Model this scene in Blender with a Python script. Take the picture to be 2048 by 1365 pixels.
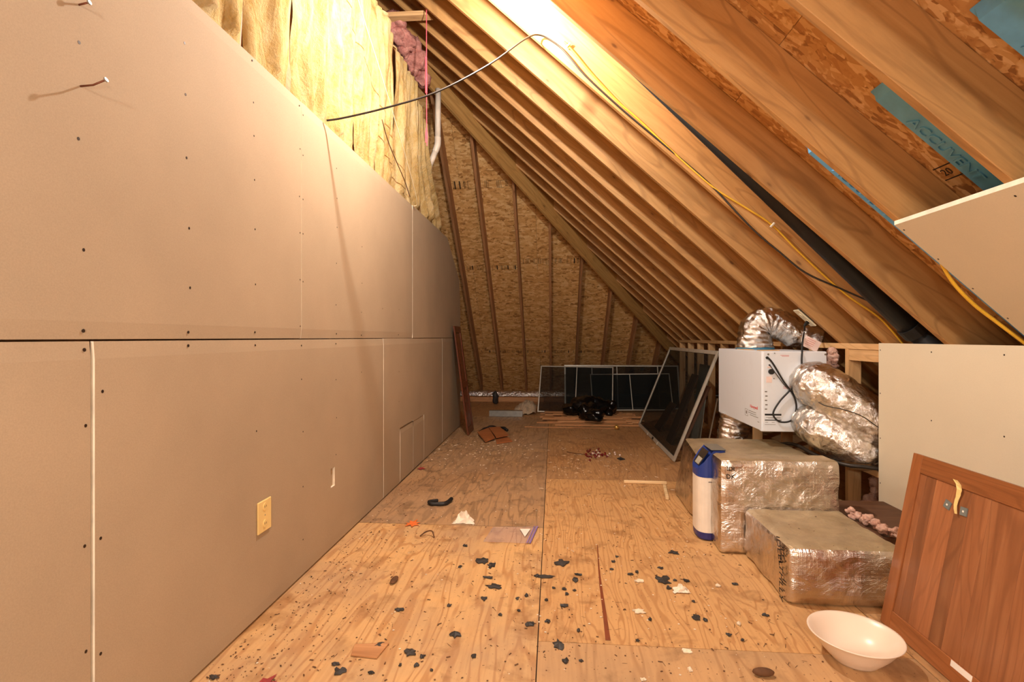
import bpy, math, random
from mathutils import Vector, Matrix, noise
random.seed(7)
for o in list(bpy.data.objects): bpy.data.objects.remove(o)
S = bpy.context.scene
COL = S.collection
V = Vector
# ------------------------------------------------------------------ camera
cam_d = bpy.data.cameras.new('camera'); cam = bpy.data.objects.new('camera', cam_d); COL.objects.link(cam)
cam.location = (0, 0, 1.25); cam.rotation_euler = (math.radians(90), 0, math.radians(4.55))
cam_d.sensor_width = 36; cam_d.lens = 36 * 1030 / 2048; cam_d.shift_y = -7.5 / 2048; cam_d.clip_start = .05
S.camera = cam
# ------------------------------------------------------------------ world, lamps, exposure
W = bpy.data.worlds.new('world'); S.world = W; W.use_nodes = True
W.node_tree.nodes['Background'].inputs[0].default_value = (.9, .75, .6, 1)
W.node_tree.nodes['Background'].inputs[1].default_value = .02
def bulb(name, loc, power, col, rad):
    d = bpy.data.lights.new(name, 'POINT'); d.energy = power; d.color = col; d.shadow_soft_size = rad
    o = bpy.data.objects.new(name, d); COL.objects.link(o); o.location = loc; return o
bulb('ridge_bulb', (-.40, 2.99, 3.29), 135, (1, .955, .89), .03)       # bare bulb hanging under the ridge
bulb('rear_fill', (.15, -1.9, 1.95), 130, (1, .965, .91), .12)        # unseen fill lamp added behind the camera to brighten the near side
bulb('camera_flash', (.10, -.25, 1.50), 26, (1, .98, .95), .10)          # the photographer's own flash
S.view_settings.view_transform = 'Standard'; S.view_settings.look = 'None'
S.view_settings.exposure = 0.75; S.view_settings.gamma = 1; S.view_settings.use_curve_mapping = False

# ------------------------------------------------------------------ helpers
def lin(c):
    return tuple(((x/255)/12.92 if x/255 <= .04045 else ((x/255+.055)/1.055)**2.4) for x in c) + (1,)
class N:
    """small node-tree writer"""
    def __init__(s, name):
        m = bpy.data.materials.new(name); m.use_nodes = True; s.m = m; s.t = m.node_tree; s.b = s.t.nodes['Principled BSDF']
    def n(s, ty, **k):
        x = s.t.nodes.new('ShaderNode' + ty)
        for a, v in k.items(): setattr(x, a, v)
        return x
    def l(s, a, b): s.t.links.new(a, b)
    def coord(s, scale=(1,1,1), rot=(0,0,0), rnd=True, src='Object'):
        tc = s.n('TexCoord'); mp = s.n('Mapping'); mp.inputs['Scale'].default_value = scale; mp.inputs['Rotation'].default_value = rot
        s.l(tc.outputs[src], mp.inputs['Vector'])
        if rnd:
            oi = s.n('ObjectInfo'); mm = s.n('Math', operation='MULTIPLY'); mm.inputs[1].default_value = 37.3
            s.l(oi.outputs['Random'], mm.inputs[0])
            cb = s.n('CombineXYZ'); s.l(mm.outputs[0], cb.inputs[0]); s.l(mm.outputs[0], cb.inputs[1]); s.l(mm.outputs[0], cb.inputs[2])
            va = s.n('VectorMath', operation='ADD'); s.l(mp.outputs[0], va.inputs[0]); s.l(cb.outputs[0], va.inputs[1]); return va.outputs[0]
        return mp.outputs[0]
    def noise(s, vec, scale, detail=4, rough=.55, dist=0):
        x = s.n('TexNoise'); x.inputs['Scale'].default_value = scale; x.inputs['Detail'].default_value = detail
        x.inputs['Roughness'].default_value = rough; x.inputs['Distortion'].default_value = dist; s.l(vec, x.inputs['Vector']); return x.outputs['Fac']
    def vor(s, vec, scale, out='Distance', feat='F1', rnd=1):
        x = s.n('TexVoronoi', feature=feat); x.inputs['Scale'].default_value = scale; x.inputs['Randomness'].default_value = rnd
        s.l(vec, x.inputs['Vector']); return x.outputs[out]
    def ramp(s, fac, stops, interp='LINEAR'):
        x = s.n('ValToRGB'); x.color_ramp.interpolation = interp; e = x.color_ramp.elements
        while len(e) < len(stops): e.new(.5)
        for i, (p, c) in enumerate(stops): e[i].position = p; e[i].color = c if len(c) == 4 else lin(c)
        s.l(fac, x.inputs['Fac']); return x.outputs['Color']
    def math(s, op, a, b=None, c=None):
        x = s.n('Math', operation=op)
        for i, v in enumerate((a, b, c)):
            if v is None: continue
            if isinstance(v, (int, float)): x.inputs[i].default_value = v
            else: s.l(v, x.inputs[i])
        return x.outputs[0]
    def mix(s, fac, a, b, mode='MIX'):
        x = s.n('MixRGB', blend_type=mode)
        for i, v in enumerate((fac, a, b)):
            if isinstance(v, (int, float)): x.inputs[i].default_value = v
            elif isinstance(v, tuple): x.inputs[i].default_value = v if len(v) == 4 else lin(v)
            else: s.l(v, x.inputs[i])
        return x.outputs[0]
    def bump(s, h, strength=.3, dist=.01):
        x = s.n('Bump'); x.inputs['Strength'].default_value = strength; x.inputs['Distance'].default_value = dist
        s.l(h, x.inputs['Height']); s.l(x.outputs[0], s.b.inputs['Normal'])
    def out(s, col, rough=.6, metal=0, spec=None):
        if isinstance(col, tuple): s.b.inputs['Base Color'].default_value = col if len(col) == 4 else lin(col)
        else: s.l(col, s.b.inputs['Base Color'])
        if isinstance(rough, (int, float)): s.b.inputs['Roughness'].default_value = rough
        else: s.l(rough, s.b.inputs['Roughness'])
        s.b.inputs['Metallic'].default_value = metal
        if spec is not None: s.b.inputs['Specular IOR Level'].default_value = spec
        return s.m
def plain(name, col, rough=.6, metal=0, var=.06, spec=None):
    k = N(name); f = k.noise(k.coord(), 14, 3)
    c1 = tuple(max(0, x*(1-var)) for x in col); c2 = tuple(min(255, x*(1+var)) for x in col)
    return k.out(k.ramp(f, [(.3, c1), (.7, c2)]), rough, metal, spec)
BLACKMASK = (0, 0, 0, 1); WHITEMASK = (1, 1, 1, 1)
def wood(name, dark, mid, light, gx=1.3, gy=17, knots=True, rough=.62, knotcol=(92, 56, 32), vr=(.86, 1.12)):
    k = N(name); v = k.coord((gx, gy, gy))
    g = k.noise(v, 1.0, 7, .62, .6)
    c = k.ramp(g, [(.25, dark), (.5, mid), (.76, light)])
    v3 = k.coord((.5, 3.2, 3.2)); r = k.math('SINE', k.math('MULTIPLY', k.noise(v3, 1, 2, .5, .5), 85))
    c = k.mix(k.math('MULTIPLY', k.ramp(r, [(.72, BLACKMASK), (1, WHITEMASK)]), .5), c, dark)
    v4 = k.coord((1, 1, 1)); c = k.mix(k.math('MULTIPLY', k.noise(v4, 2.2, 3), .35), c, tuple(min(255, x*1.12) for x in mid))
    if knots:
        kv = k.coord((3.0, 7.5, 7.5)); d = k.vor(kv, 1.0)
        m = k.ramp(d, [(.045, WHITEMASK), (.085, BLACKMASK)])
        c = k.mix(k.math('MULTIPLY', m, .8), c, knotcol)
        m2 = k.ramp(d, [(.08, WHITEMASK), (.24, BLACKMASK)])
        c = k.mix(k.math('MULTIPLY', m2, .35), c, dark)
    oi = k.n('ObjectInfo'); hs = k.n('HueSaturation'); k.l(c, hs.inputs['Color'])
    mr = k.n('MapRange'); mr.inputs['To Min'].default_value = vr[0]; mr.inputs['To Max'].default_value = vr[1]; k.l(oi.outputs['Random'], mr.inputs['Value'])
    k.l(mr.outputs[0], hs.inputs['Value']); k.bump(g, .12, .004)
    return k.out(hs.outputs['Color'], rough)
def osb(name, pal, sc=1.0):
    k = N(name); w = k.coord((1, 1, 1)); nz = k.n('TexNoise'); nz.inputs['Scale'].default_value = 5; k.l(w, nz.inputs['Vector'])
    cols = []
    for rot, s in ((.25, (9, 34, 34)), (1.1, (11, 40, 40)), (-.7, (10, 30, 30))):
        mp = k.n('Mapping'); mp.inputs['Rotation'].default_value = (0, 0, rot); mp.inputs['Scale'].default_value = tuple(x*sc for x in s)
        ad = k.n('VectorMath', operation='MULTIPLY_ADD'); k.l(nz.outputs['Color'], ad.inputs[0]); ad.inputs[1].default_value = (.09, .09, .09); k.l(w, ad.inputs[2])
        k.l(ad.outputs[0], mp.inputs['Vector'])
        cc = k.vor(mp.outputs[0], 1.0, 'Color'); sep = k.n('SeparateColor'); k.l(cc, sep.inputs[0]); cols.append(sep.outputs[0])
    m1 = k.ramp(k.noise(w, 9, 3), [(.47, BLACKMASK), (.53, WHITEMASK)]); m2 = k.ramp(k.noise(w, 13, 3), [(.5, BLACKMASK), (.56, WHITEMASK)])
    f = k.mix(m2, k.mix(m1, cols[0], cols[1]), cols[2])
    c = k.ramp(f, [(.0, pal[0]), (.22, pal[1]), (.6, pal[2]), (.95, pal[3])])
    c = k.mix(k.math('MULTIPLY', k.noise(w, 60, 3), .25), c, pal[1])
    dk = k.ramp(k.noise(k.coord((18, 46, 46)), 1, 3), [(.66, BLACKMASK), (.74, WHITEMASK)])
    c = k.mix(k.math('MULTIPLY', dk, .6), c, tuple(x*.55 for x in pal[0]))
    k.bump(f, .35, .006)
    return k.out(c, .6)
def ply(name, base, line, worn, wamt, linek=70, seed=0.0):
    k = N(name); w = k.coord((1, 1, 1), rnd=True)
    n1 = k.noise(k.coord((4.2, .55, 1)), 1.1, 3, .5, .25); rings = k.math('SINE', k.math('MULTIPLY', n1, linek))
    c = k.mix(k.math('MULTIPLY', k.ramp(rings, [(.45, BLACKMASK), (.98, WHITEMASK)]), .62), base, line)
    fine = k.noise(k.coord((60, 3.0, 1)), 1, 5, .6); c = k.mix(k.math('MULTIPLY', k.ramp(fine, [(.45, BLACKMASK), (.75, WHITEMASK)]), .4), c, line)
    blot = k.ramp(k.noise(w, 2.3, 5, .6), [(.38, BLACKMASK), (.68, WHITEMASK)]); c = k.mix(k.math('MULTIPLY', blot, wamt), c, worn)
    b2 = k.ramp(k.noise(w, 6.0, 4, .6, .4), [(.54, BLACKMASK), (.70, WHITEMASK)]); c = k.mix(k.math('MULTIPLY', b2, .6), c, tuple(x*.80 for x in line))
    sp = k.ramp(k.noise(w, 95, 2), [(.69, BLACKMASK), (.73, WHITEMASK)]); c = k.mix(k.math('MULTIPLY', sp, .75), c, (74, 50, 30))
    k.bump(fine, .1, .002)
    return k.out(c, .55)
def dry(name, col, fleck=.05):
    k = N(name); w = k.coord(rnd=False); f = k.noise(w, 240, 3); g = k.noise(w, 1.6, 4)
    c = k.ramp(k.math('ADD', k.math('MULTIPLY', f, .45), k.math('MULTIPLY', g, .55)), [(.32, tuple(x*(1-fleck) for x in col)), (.68, tuple(min(255, x*(1+fleck)) for x in col))])
    k.bump(f, .06, .002); return k.out(c, .78, 0, .25)
def foil(name, col=(214, 203, 190), rough=.24, sc=1.0, amt=.6, scrim=False):
    k = N(name); w = k.coord(); a = k.vor(w, 17*sc, 'Distance', 'SMOOTH_F1'); b = k.noise(w, 9*sc, 6, .65, 1.2)
    h = k.math('ADD', k.math('MULTIPLY', a, .6), b)
    if scrim:
        sx = k.n('SeparateXYZ'); k.l(w, sx.inputs[0])
        for i in range(3):
            l = k.math('POWER', k.math('ABSOLUTE', k.math('SINE', k.math('MULTIPLY', sx.outputs[i], 180))), 12); h = k.math('ADD', h, k.math('MULTIPLY', l, .022))
    k.bump(h, amt, .03)
    dust = k.ramp(k.noise(w, 4, 4), [(.4, col), (.8, tuple(x*.9 for x in col))])
    return k.out(dust, rough, 1)

M = {}
M['rafter'] = wood('rafter_pine', (136, 94, 52), (184, 136, 80), (204, 158, 102))
M['hip'] = wood('hip_pine', (146, 104, 54), (188, 142, 80), (204, 160, 98), gx=1.0, gy=22, knots=True)
M['jack'] = wood('jack_pine', (136, 94, 60), (176, 126, 84), (194, 144, 100))
M['stud'] = wood('stud_pine', (170, 126, 80), (210, 166, 114), (226, 188, 138))
M['osb_roof'] = osb('osb_roof', [(140, 92, 48), (184, 130, 74), (206, 156, 96), (232, 190, 136)], 1.25)
M['osb_end'] = osb('osb_end', [(156, 108, 56), (210, 156, 92), (230, 182, 116), (246, 208, 148)], .9)
M['ply_gold'] = ply('ply_gold', (220, 176, 118), (176, 118, 62), (168, 140, 112), .62, 75)
M['ply_gold2'] = ply('ply_gold_fine', (212, 166, 110), (172, 118, 66), (186, 144, 98), .45, 120)
M['ply_grey'] = ply('ply_weathered', (184, 146, 104), (128, 98, 68), (164, 134, 104), .75, 60)
M['ply_tan'] = ply('ply_tan', (202, 160, 112), (166, 122, 78), (168, 138, 104), .7, 50)
M['ply_brown'] = ply('ply_brown', (194, 148, 98), (148, 104, 64), (168, 130, 92), .6, 95)
M['dry'] = dry('drywall_grey_paper', (172, 152, 126)); M['dry_face'] = dry('drywall_cream_paper', (222, 208, 182), .025)
M['gyp'] = plain('gypsum_core', (240, 228, 206), .9)
M['dark'] = plain('dark_hole', (34, 24, 18), .8); M['screw'] = plain('screw_metal', (52, 38, 28), .5, .4)
M['rust'] = plain('rusty_nail', (112, 64, 42), .5, .5); M['steel'] = plain('galvanised_steel', (150, 150, 146), .35, .8)
k = N('yellow_fibreglass'); w = k.coord((2, 5, 1.5)); f = k.noise(w, 2.6, 6, .6, .8); g = k.noise(k.coord(), 30, 6, .75)
c = k.ramp(f, [(.25, (136, 104, 54)), (.42, (178, 146, 86)), (.58, (196, 168, 114)), (.78, (206, 184, 146))])
c = k.mix(k.math('MULTIPLY', k.ramp(g, [(.4, BLACKMASK), (.75, WHITEMASK)]), .35), c, (214, 196, 162))
k.bump(k.math('ADD', f, g), .7, .03); M['fib'] = k.out(c, .95, 0, .1)
k = N('pink_fibreglass'); f = k.noise(k.coord(), 14, 6, .7); k.bump(f, .8, .03)
M['pink'] = k.out(k.ramp(f, [(.3, (150, 92, 84)), (.55, (196, 134, 122)), (.8, (220, 176, 160))]), .95, 0, .1)
k = N('pale_pink_fibreglass'); f = k.noise(k.coord(), 26, 6, .7); k.bump(f, .8, .02)
M['pinkpale'] = k.out(k.ramp(f, [(.3, (190, 140, 122)), (.55, (226, 186, 168)), (.8, (238, 212, 196))]), .95, 0, .1)
M['foil'] = foil('foil_wrap', (222, 214, 206), .20, 1.1, .4, True); M['foil_dust'] = M['foil']
M['flex'] = foil('flex_foil', (230, 224, 216), .17, 1.5, .55)
k = N('dusty_foil'); w = k.coord(); f = k.noise(w, 7, 5, .6); k.bump(k.noise(w, 22, 5, .65, .8), .35, .02)
c = k.ramp(f, [(.35, (176, 156, 124)), (.65, (204, 186, 152))]); c = k.mix(k.ramp(k.noise(w, 46, 3), [(.68, BLACKMASK), (.72, WHITEMASK)]), c, (96, 74, 48))
M['dust'] = k.out(c, .42, .55)
k = N('white_enamel'); w = k.coord(); c = k.mix(k.math('MULTIPLY', k.ramp(k.noise(w, 9, 4), [(.6, BLACKMASK), (.75, WHITEMASK)]), .12), (232, 238, 246), (186, 188, 190))
M['enamel'] = k.out(c, .38)
M['white'] = plain('white_plastic', (240, 232, 218), .4, 0, .02); M['paper'] = plain('white_paper', (242, 234, 222), .8, 0, .03)
M['black'] = plain('black_rubber', (22, 20, 19), .5); M['ink'] = plain('black_ink', (38, 30, 26), .7)
M['redink'] = plain('red_ink', (206, 44, 36), .6); M['pinklabel'] = plain('pink_label', (244, 216, 208), .7); M['greyink'] = plain('grey_ink', (120, 114, 108), .7)
M['bluevent'] = plain('blue_foam', (104, 176, 226), .30, 0, .05); M['bluegasket'] = plain('blue_gasket', (58, 120, 150), .5)
M['blue'] = plain('blue_plastic', (34, 62, 142), .32, 0, .04); M['navy'] = plain('navy_plastic', (46, 50, 122), .35, 0, .04)
M['greyp'] = plain('grey_plastic', (120, 116, 106), .45); M['lens'] = plain('dark_window', (58, 52, 46), .12); M['paleglass'] = plain('pale_panel', (176, 172, 156), .25)
M['cableblk'] = plain('black_cable', (44, 36, 30), .45); M['cableyel'] = plain('yellow_cable', (232, 182, 52), .45, 0, .04); M['string_w'] = plain('white_string', (226, 214, 180), .7)
M['string_p'] = plain('pink_string', (236, 96, 112), .6, 0, .12); M['pvc'] = plain('white_pvc', (224, 210, 192), .4, 0, .04); M['pipe'] = plain('black_pipe', (15, 13, 12), .55)
M['ivory'] = plain('ivory_plastic', (238, 208, 138), .38, 0, .02); M['almond'] = plain('almond_plastic', (232, 220, 186), .4, 0, .02)
M['alu'] = plain('screen_frame', (196, 190, 176), .35, .3, .04); M['aludark'] = plain('screen_frame_grey', (138, 134, 124), .4, .3, .04)
k = N('insect_mesh'); k.b.inputs['Alpha'].default_value = .70; M['mesh'] = k.out((22, 26, 24), .75, 0, .15)
k = N('insect_mesh_dense'); k.b.inputs['Alpha'].default_value = .80; M['mesh2'] = k.out((17, 23, 23), .75, 0, .15)
M['bag'] = plain('black_poly', (12, 12, 12), .22, 0, .2)
M['cherry'] = wood('cherry_panel', (124, 76, 46), (160, 102, 64), (188, 130, 86), gx=1.2, gy=20, knots=False, rough=.38, vr=(.72, 1.14))
M['cherryfr'] = wood('cherry_frame', (112, 66, 36), (148, 90, 50), (170, 110, 66), gx=1.5, gy=24, knots=False, rough=.35)
M['mahog'] = wood('dark_cherry', (76, 34, 18), (106, 52, 28), (130, 68, 38), gx=1.5, gy=24, knots=False, rough=.35)
M['board'] = wood('brown_board', (70, 44, 28), (98, 64, 42), (120, 84, 58), knots=False); M['strip'] = wood('oak_strip', (150, 100, 58), (190, 136, 88), (212, 162, 112), knots=False)
M['shard'] = wood('red_brown_shard', (128, 74, 40), (160, 96, 56), (180, 116, 70), knots=False, rough=.4)
k = N('porcelain'); w = k.coord(); st = k.ramp(k.vor(k.coord((1, 1, 1), rnd=False), 7), [(.10, WHITEMASK), (.2, BLACKMASK)])
M['bowl'] = k.out(k.mix(k.math('MULTIPLY', k.ramp(k.noise(w, 5, 4), [(.62, BLACKMASK), (.8, WHITEMASK)]), .35), (240, 222, 202), (206, 164, 112)), .30)
M['shred'] = plain('black_shred', (50, 47, 45), .6, 0, .25); M['tissue'] = plain('tissue', (240, 228, 208), .9, 0, .03)
k = N('clear_poly'); k.b.inputs['Alpha'].default_value = .30; M['zip'] = k.out((206, 186, 190), .2)
M['zipseal'] = plain('violet_seal', (142, 118, 180), .4); M['brass'] = plain('brass', (216, 172, 92), .25, .6); M['bead'] = plain('red_bead', (112, 26, 28), .12)
M['beadp'] = plain('pale_bead', (216, 190, 176), .2); M['leaf'] = plain('orange_leaf', (222, 112, 46), .7); M['redrag'] = plain('red_scrap', (150, 52, 52), .7)
M['twig'] = plain('debris_brown', (92, 60, 34), .8, 0, .3); M['chip'] = plain('debris_pale', (232, 216, 190), .85, 0, .08); M['dowel'] = wood('birch_stick', (196, 162, 112), (226, 196, 148), (240, 216, 172), knots=False)
M['tape'] = plain('cream_tape', (244, 214, 140), .55, 0, .03); M['greypad'] = plain('grey_pad', (112, 118, 114), .7); M['poly'] = plain('milky_sheet', (196, 176, 150), .35)
M['grey_panel'] = plain('grey_panel', (140, 140, 128), .4); M['stain'] = plain('stain_red', (128, 62, 28), .6)

def wloc(o):
    p = V((0, 0, 0))
    while o: p += o.location; o = o.parent
    return p
class MB:
    def __init__(s): s.v = []; s.f = []; s.m = []
    def add(s, vs, fs, mi=0):
        b = len(s.v); s.v += [V(x) for x in vs]; s.f += [tuple(b+i for i in f) for f in fs]; s.m += [mi]*len(fs); return s
    def hexa(s, c, mi=0):   # 8 corners: bottom 4 ccw, top 4
        return s.add(c, [(0,3,2,1),(4,5,6,7),(0,1,5,4),(1,2,6,5),(2,3,7,6),(3,0,4,7)], mi)
    def box(s, x0, x1, y0, y1, z0, z1, mi=0):
        return s.hexa([(x0,y0,z0),(x1,y0,z0),(x1,y1,z0),(x0,y1,z0),(x0,y0,z1),(x1,y0,z1),(x1,y1,z1),(x0,y1,z1)], mi)
    def obox(s, o, a, b, c, mi=0):
        o, a, b, c = V(o), V(a), V(b), V(c)
        return s.hexa([o, o+a, o+a+b, o+b, o+c, o+a+c, o+a+b+c, o+b+c], mi)
    def bar(s, p, q, w, h, up=(0,0,1), mi=0):
        p, q = V(p), V(q); d = (q-p).normalized(); sd = d.cross(V(up)).normalized(); u = sd.cross(d)
        return s.obox(p - sd*w/2 - u*h/2, q-p, sd*w, u*h, mi)
    def prism(s, pts, ext, mi=0, side=None):
        n = len(pts); e = V(ext); p = [V(x) for x in pts]; b = len(s.v); s.v += p + [x+e for x in p]
        s.f.append(tuple(b+i for i in range(n))[::-1]); s.f.append(tuple(b+n+i for i in range(n))); s.m += [mi, mi]
        for i in range(n): j = (i+1) % n; s.f.append((b+i, b+j, b+n+j, b+n+i)); s.m.append(mi if side is None else side)
        return s
    def tube(s, pts, r, n=8, mi=0, cap=True, rf=None):
        P = [V(p) for p in pts]; b = len(s.v); up = None
        for i, p in enumerate(P):
            d = (P[min(i+1, len(P)-1)] - P[max(i-1, 0)]).normalized()
            if up is None: up = V((0,0,1)) if abs(d.z) < .9 else V((1,0,0))
            sd = d.cross(up).normalized(); up = sd.cross(d).normalized()
            for j in range(n):
                a = 2*math.pi*j/n; rr = r if rf is None else rf(i/(len(P)-1), a)
                s.v.append(p + sd*math.cos(a)*rr + up*math.sin(a)*rr)
        for i in range(len(P)-1):
            for j in range(n): k2 = (j+1) % n; s.f.append((b+i*n+j, b+i*n+k2, b+(i+1)*n+k2, b+(i+1)*n+j)); s.m.append(mi)
        if cap:
            s.f.append(tuple(b+j for j in range(n))[::-1]); s.f.append(tuple(b+(len(P)-1)*n+j for j in range(n))); s.m += [mi, mi]
        return s
    def lathe(s, prof, c, n=32, mi=0, ax=None):
        b = len(s.v); c = V(c)
        for r, z in prof:
            for j in range(n): a = 2*math.pi*j/n; s.v.append(c + V((r*math.cos(a), r*math.sin(a), z)))
        for i in range(len(prof)-1):
            for j in range(n): k2 = (j+1) % n; s.f.append((b+i*n+j, b+i*n+k2, b+(i+1)*n+k2, b+(i+1)*n+j)); s.m.append(mi)
        return s
    def grid(s, fn, nu, nv, mi=0):
        b = len(s.v)
        for i in range(nu+1):
            for j in range(nv+1): s.v.append(V(fn(i/nu, j/nv)))
        for i in range(nu):
            for j in range(nv): a = b+i*(nv+1)+j; s.f.append((a, a+nv+1, a+nv+2, a+1)); s.m.append(mi)
        return s
    def ball(s, c, r, nu=10, nv=7, mi=0, fn=None):
        c = V(c); b = len(s.v); r = V((r, r, r)) if isinstance(r, (int, float)) else V(r)
        for i in range(nv+1):
            t = math.pi*i/nv
            for j in range(nu):
                a = 2*math.pi*j/nu; d = V((math.sin(t)*math.cos(a), math.sin(t)*math.sin(a), math.cos(t)))
                q = c + V((d.x*r.x, d.y*r.y, d.z*r.z)); s.v.append(q if fn is None else fn(q, d))
        for i in range(nv):
            for j in range(nu): k2 = (j+1) % nu; s.f.append((b+i*nu+j, b+(i+1)*nu+j, b+(i+1)*nu+k2, b+i*nu+k2)); s.m.append(mi)
        return s
    def build(s, name, mats, parent=None, smooth=False, frame=None, bevel=0, origin=None):
        if not isinstance(mats, (list, tuple)): mats = [mats]
        me = bpy.data.meshes.new(name)
        if frame is not None: inv = frame.inverted(); vs = [inv @ p for p in s.v]; loc = None
        else:
            if parent is not None: off = wloc(parent)
            elif origin is not None: off = V(origin)
            else:
                xs = [p.x for p in s.v]; ys = [p.y for p in s.v]; zs = [p.z for p in s.v]
                off = V(((min(xs)+max(xs))/2, (min(ys)+max(ys))/2, min(zs)))
            vs = [p - off for p in s.v]
        me.from_pydata([tuple(p) for p in vs], [], s.f); me.validate()
        for m in mats: me.materials.append(m if not isinstance(m, str) else M[m])
        if len(me.polygons) == len(s.m): me.polygons.foreach_set('material_index', s.m)
        if smooth: me.polygons.foreach_set('use_smooth', [True]*len(me.polygons))
        me.update(); o = bpy.data.objects.new(name, me); COL.objects.link(o)
        if frame is not None:
            if parent is not None: o.parent = parent; o.matrix_local = Matrix.Translation(-wloc(parent)) @ frame
            else: o.matrix_world = frame
        elif parent is not None: o.parent = parent
        else: o.location = off
        if bevel: b = o.modifiers.new('bevel', 'BEVEL'); b.width = bevel; b.segments = 1; b.limit_method = 'ANGLE'
        return o
def struct(o): o['kind'] = 'structure'; return o
def tag(o, label, cat, group=None):
    o['label'] = label; o['category'] = cat
    if group: o['group'] = group
    return o
def thing(name, loc, label, cat, group=None):
    o = bpy.data.objects.new(name, None); COL.objects.link(o); o.location = loc; o.empty_display_size = .1; return tag(o, label, cat, group)
def smoothpath(pts, k=6):
    P = [V(p) for p in pts]; out = []
    for i in range(len(P)-1):
        a, b, c, d = P[max(i-1, 0)], P[i], P[i+1], P[min(i+2, len(P)-1)]
        for j in range(k):
            t = j/k; out.append(.5*((2*b) + (c-a)*t + (2*a-5*b+4*c-d)*t*t + (3*b-a-3*c+d)*t**3))
    return out + [P[-1]]
def text_mesh(name, txt, size, frame, mat, parent, depth=.0008, align='CENTER', shear=0):
    cu = bpy.data.curves.new(name, 'FONT'); cu.body = txt; cu.size = size; cu.extrude = depth; cu.align_x = align; cu.align_y = 'CENTER'; cu.resolution_u = 2; cu.shear = shear
    t = bpy.data.objects.new(name, cu); COL.objects.link(t); dg = bpy.context.evaluated_depsgraph_get()
    me = bpy.data.meshes.new_from_object(t.evaluated_get(dg)); bpy.data.objects.remove(t); me.materials.clear(); me.materials.append(M[mat]); me.name = name
    o = bpy.data.objects.new(name, me); COL.objects.link(o); o.parent = parent; o.matrix_local = Matrix.Translation(-wloc(parent)) @ frame; return o
def fr(o, x, y):   # frame with origin o, x axis, y axis
    x = V(x).normalized(); y = V(y); z = x.cross(y).normalized(); y = z.cross(x)
    m = Matrix((x, y, z)).transposed().to_4x4(); m.translation = V(o); return m
nz = lambda p, s=1.0: noise.noise(V(p)*s)
def softbox(x0, x1, y0, y1, z0, z1, r=.03, step=.035, amp=.006, fsc=9, top=None, warp=None):
    """box with rounded edges and creased faces (insulation wrap)"""
    mb = MB(); c0 = V((x0+r, y0+r, z0+r)); c1 = V((x1-r, y1-r, z1-r))
    def sh(p):
        q = V((min(max(p.x, c0.x), c1.x), min(max(p.y, c0.y), c1.y), min(max(p.z, c0.z), c1.z))); d = p-q
        if d.length > 1e-6: d = d.normalized()
        n = amp*(nz(p, fsc) + .6*abs(nz(p+V((7, 3, 1)), fsc*2.3)) + .35*nz(p, fsc*5))
        o = q + d*(r + n); o.z = max(o.z, .001)
        return warp(o) if warp else o
    L = V((x1-x0, y1-y0, z1-z0)); nx, ny, nn = [max(3, int(a/step)) for a in L]
    o = V((x0, y0, z0)); X, Y, Z = V((L.x,0,0)), V((0,L.y,0)), V((0,0,L.z))
    mb.grid(lambda u, v: sh(o + Y*u + X*v), ny, nx); mb.grid(lambda u, v: sh(o + Z + X*u + Y*v), nx, ny, 1)
    mb.grid(lambda u, v: sh(o + X*u + Z*v), nx, nn); mb.grid(lambda u, v: sh(o + Y + Z*u + X*v), nn, nx)
    mb.grid(lambda u, v: sh(o + Z*u + Y*v), nn, ny); mb.grid(lambda u, v: sh(o + X + Y*u + Z*v), ny, nn)
    return mb

# ------------------------------------------------------------------ geometry of the attic
T = 11/12; CS = math.cos(math.atan(T)); SN = math.sin(math.atan(T)); XK = 2.06; ZP = 1.24; YE = 9.58; HIP = 7.53
RD = .235; RV = RD/CS                                   # rafter depth, measured plumb
rz = lambda x: ZP + T*(XK - x)                          # underside of the right-hand rafters
ez = lambda y: ZP + T*(YE - y)                          # underside of the end rafters
XTOP = -2.62
# ---- floor
flr = struct(MB().box(-2.7, 3.6, -2.6, 11.3, -.16, -.019).build('floor', M['dark']))
def sheet(x0, x1, y0, y1, mat):
    g = .0022; t = random.uniform(-.0012, .0012)
    MB().box(x0+g, x1-g, y0+g, y1-g, -.0188, 0+min(t, 0)).build('plywood_sheet', M[mat], flr)
for y0, y1, m in ((-2.6, .95, 'ply_gold'), (.95, 3.385, 'ply_gold'), (3.385, 5.62, 'ply_grey'), (5.62, 8.06, 'ply_grey'), (8.06, 10.5, 'ply_brown'), (10.5, 11.25, 'ply_brown')): sheet(-1.38, -.062, y0, y1, m)
for y0, y1, m in ((-2.6, -.32, 'ply_tan'), (-.32, 2.12, 'ply_tan'), (2.12, 4.56, 'ply_gold2'), (4.56, 7.0, 'ply_brown'), (7.0, 9.44, 'ply_brown'), (9.44, 11.25, 'ply_brown')): sheet(-.062, 1.40, y0, y1, m)
for y0, y1, m in ((-2.6, 1.2, 'ply_tan'), (1.2, 3.64, 'ply_brown'), (3.64, 6.08, 'ply_brown'), (6.08, 8.52, 'ply_brown'), (8.52, 11.25, 'ply_brown')): sheet(1.40, 3.58, y0, y1, m)
for y0, y1 in ((-2.6, 3), (3, 7), (7, 11.25)): sheet(-2.68, -1.38, y0, y1, 'ply_brown')
st = MB()
pts = [(.266, 3.127), (.247, 2.806), (.239, 2.615), (.232, 2.329), (.226, 2.147)]
for i in range(len(pts)-1):
    w0, w1 = .002+.0022*i, .002+.0022*(i+1); a, b = pts[i], pts[i+1]
    st.add([(a[0]-w0, a[1], .0006), (a[0]+w0, a[1], .0006), (b[0]+w1, b[1], .0006), (b[0]-w1, b[1], .0006)], [(0, 3, 2, 1)])
st.build('stain_streak', M['stain'], flr)
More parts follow.
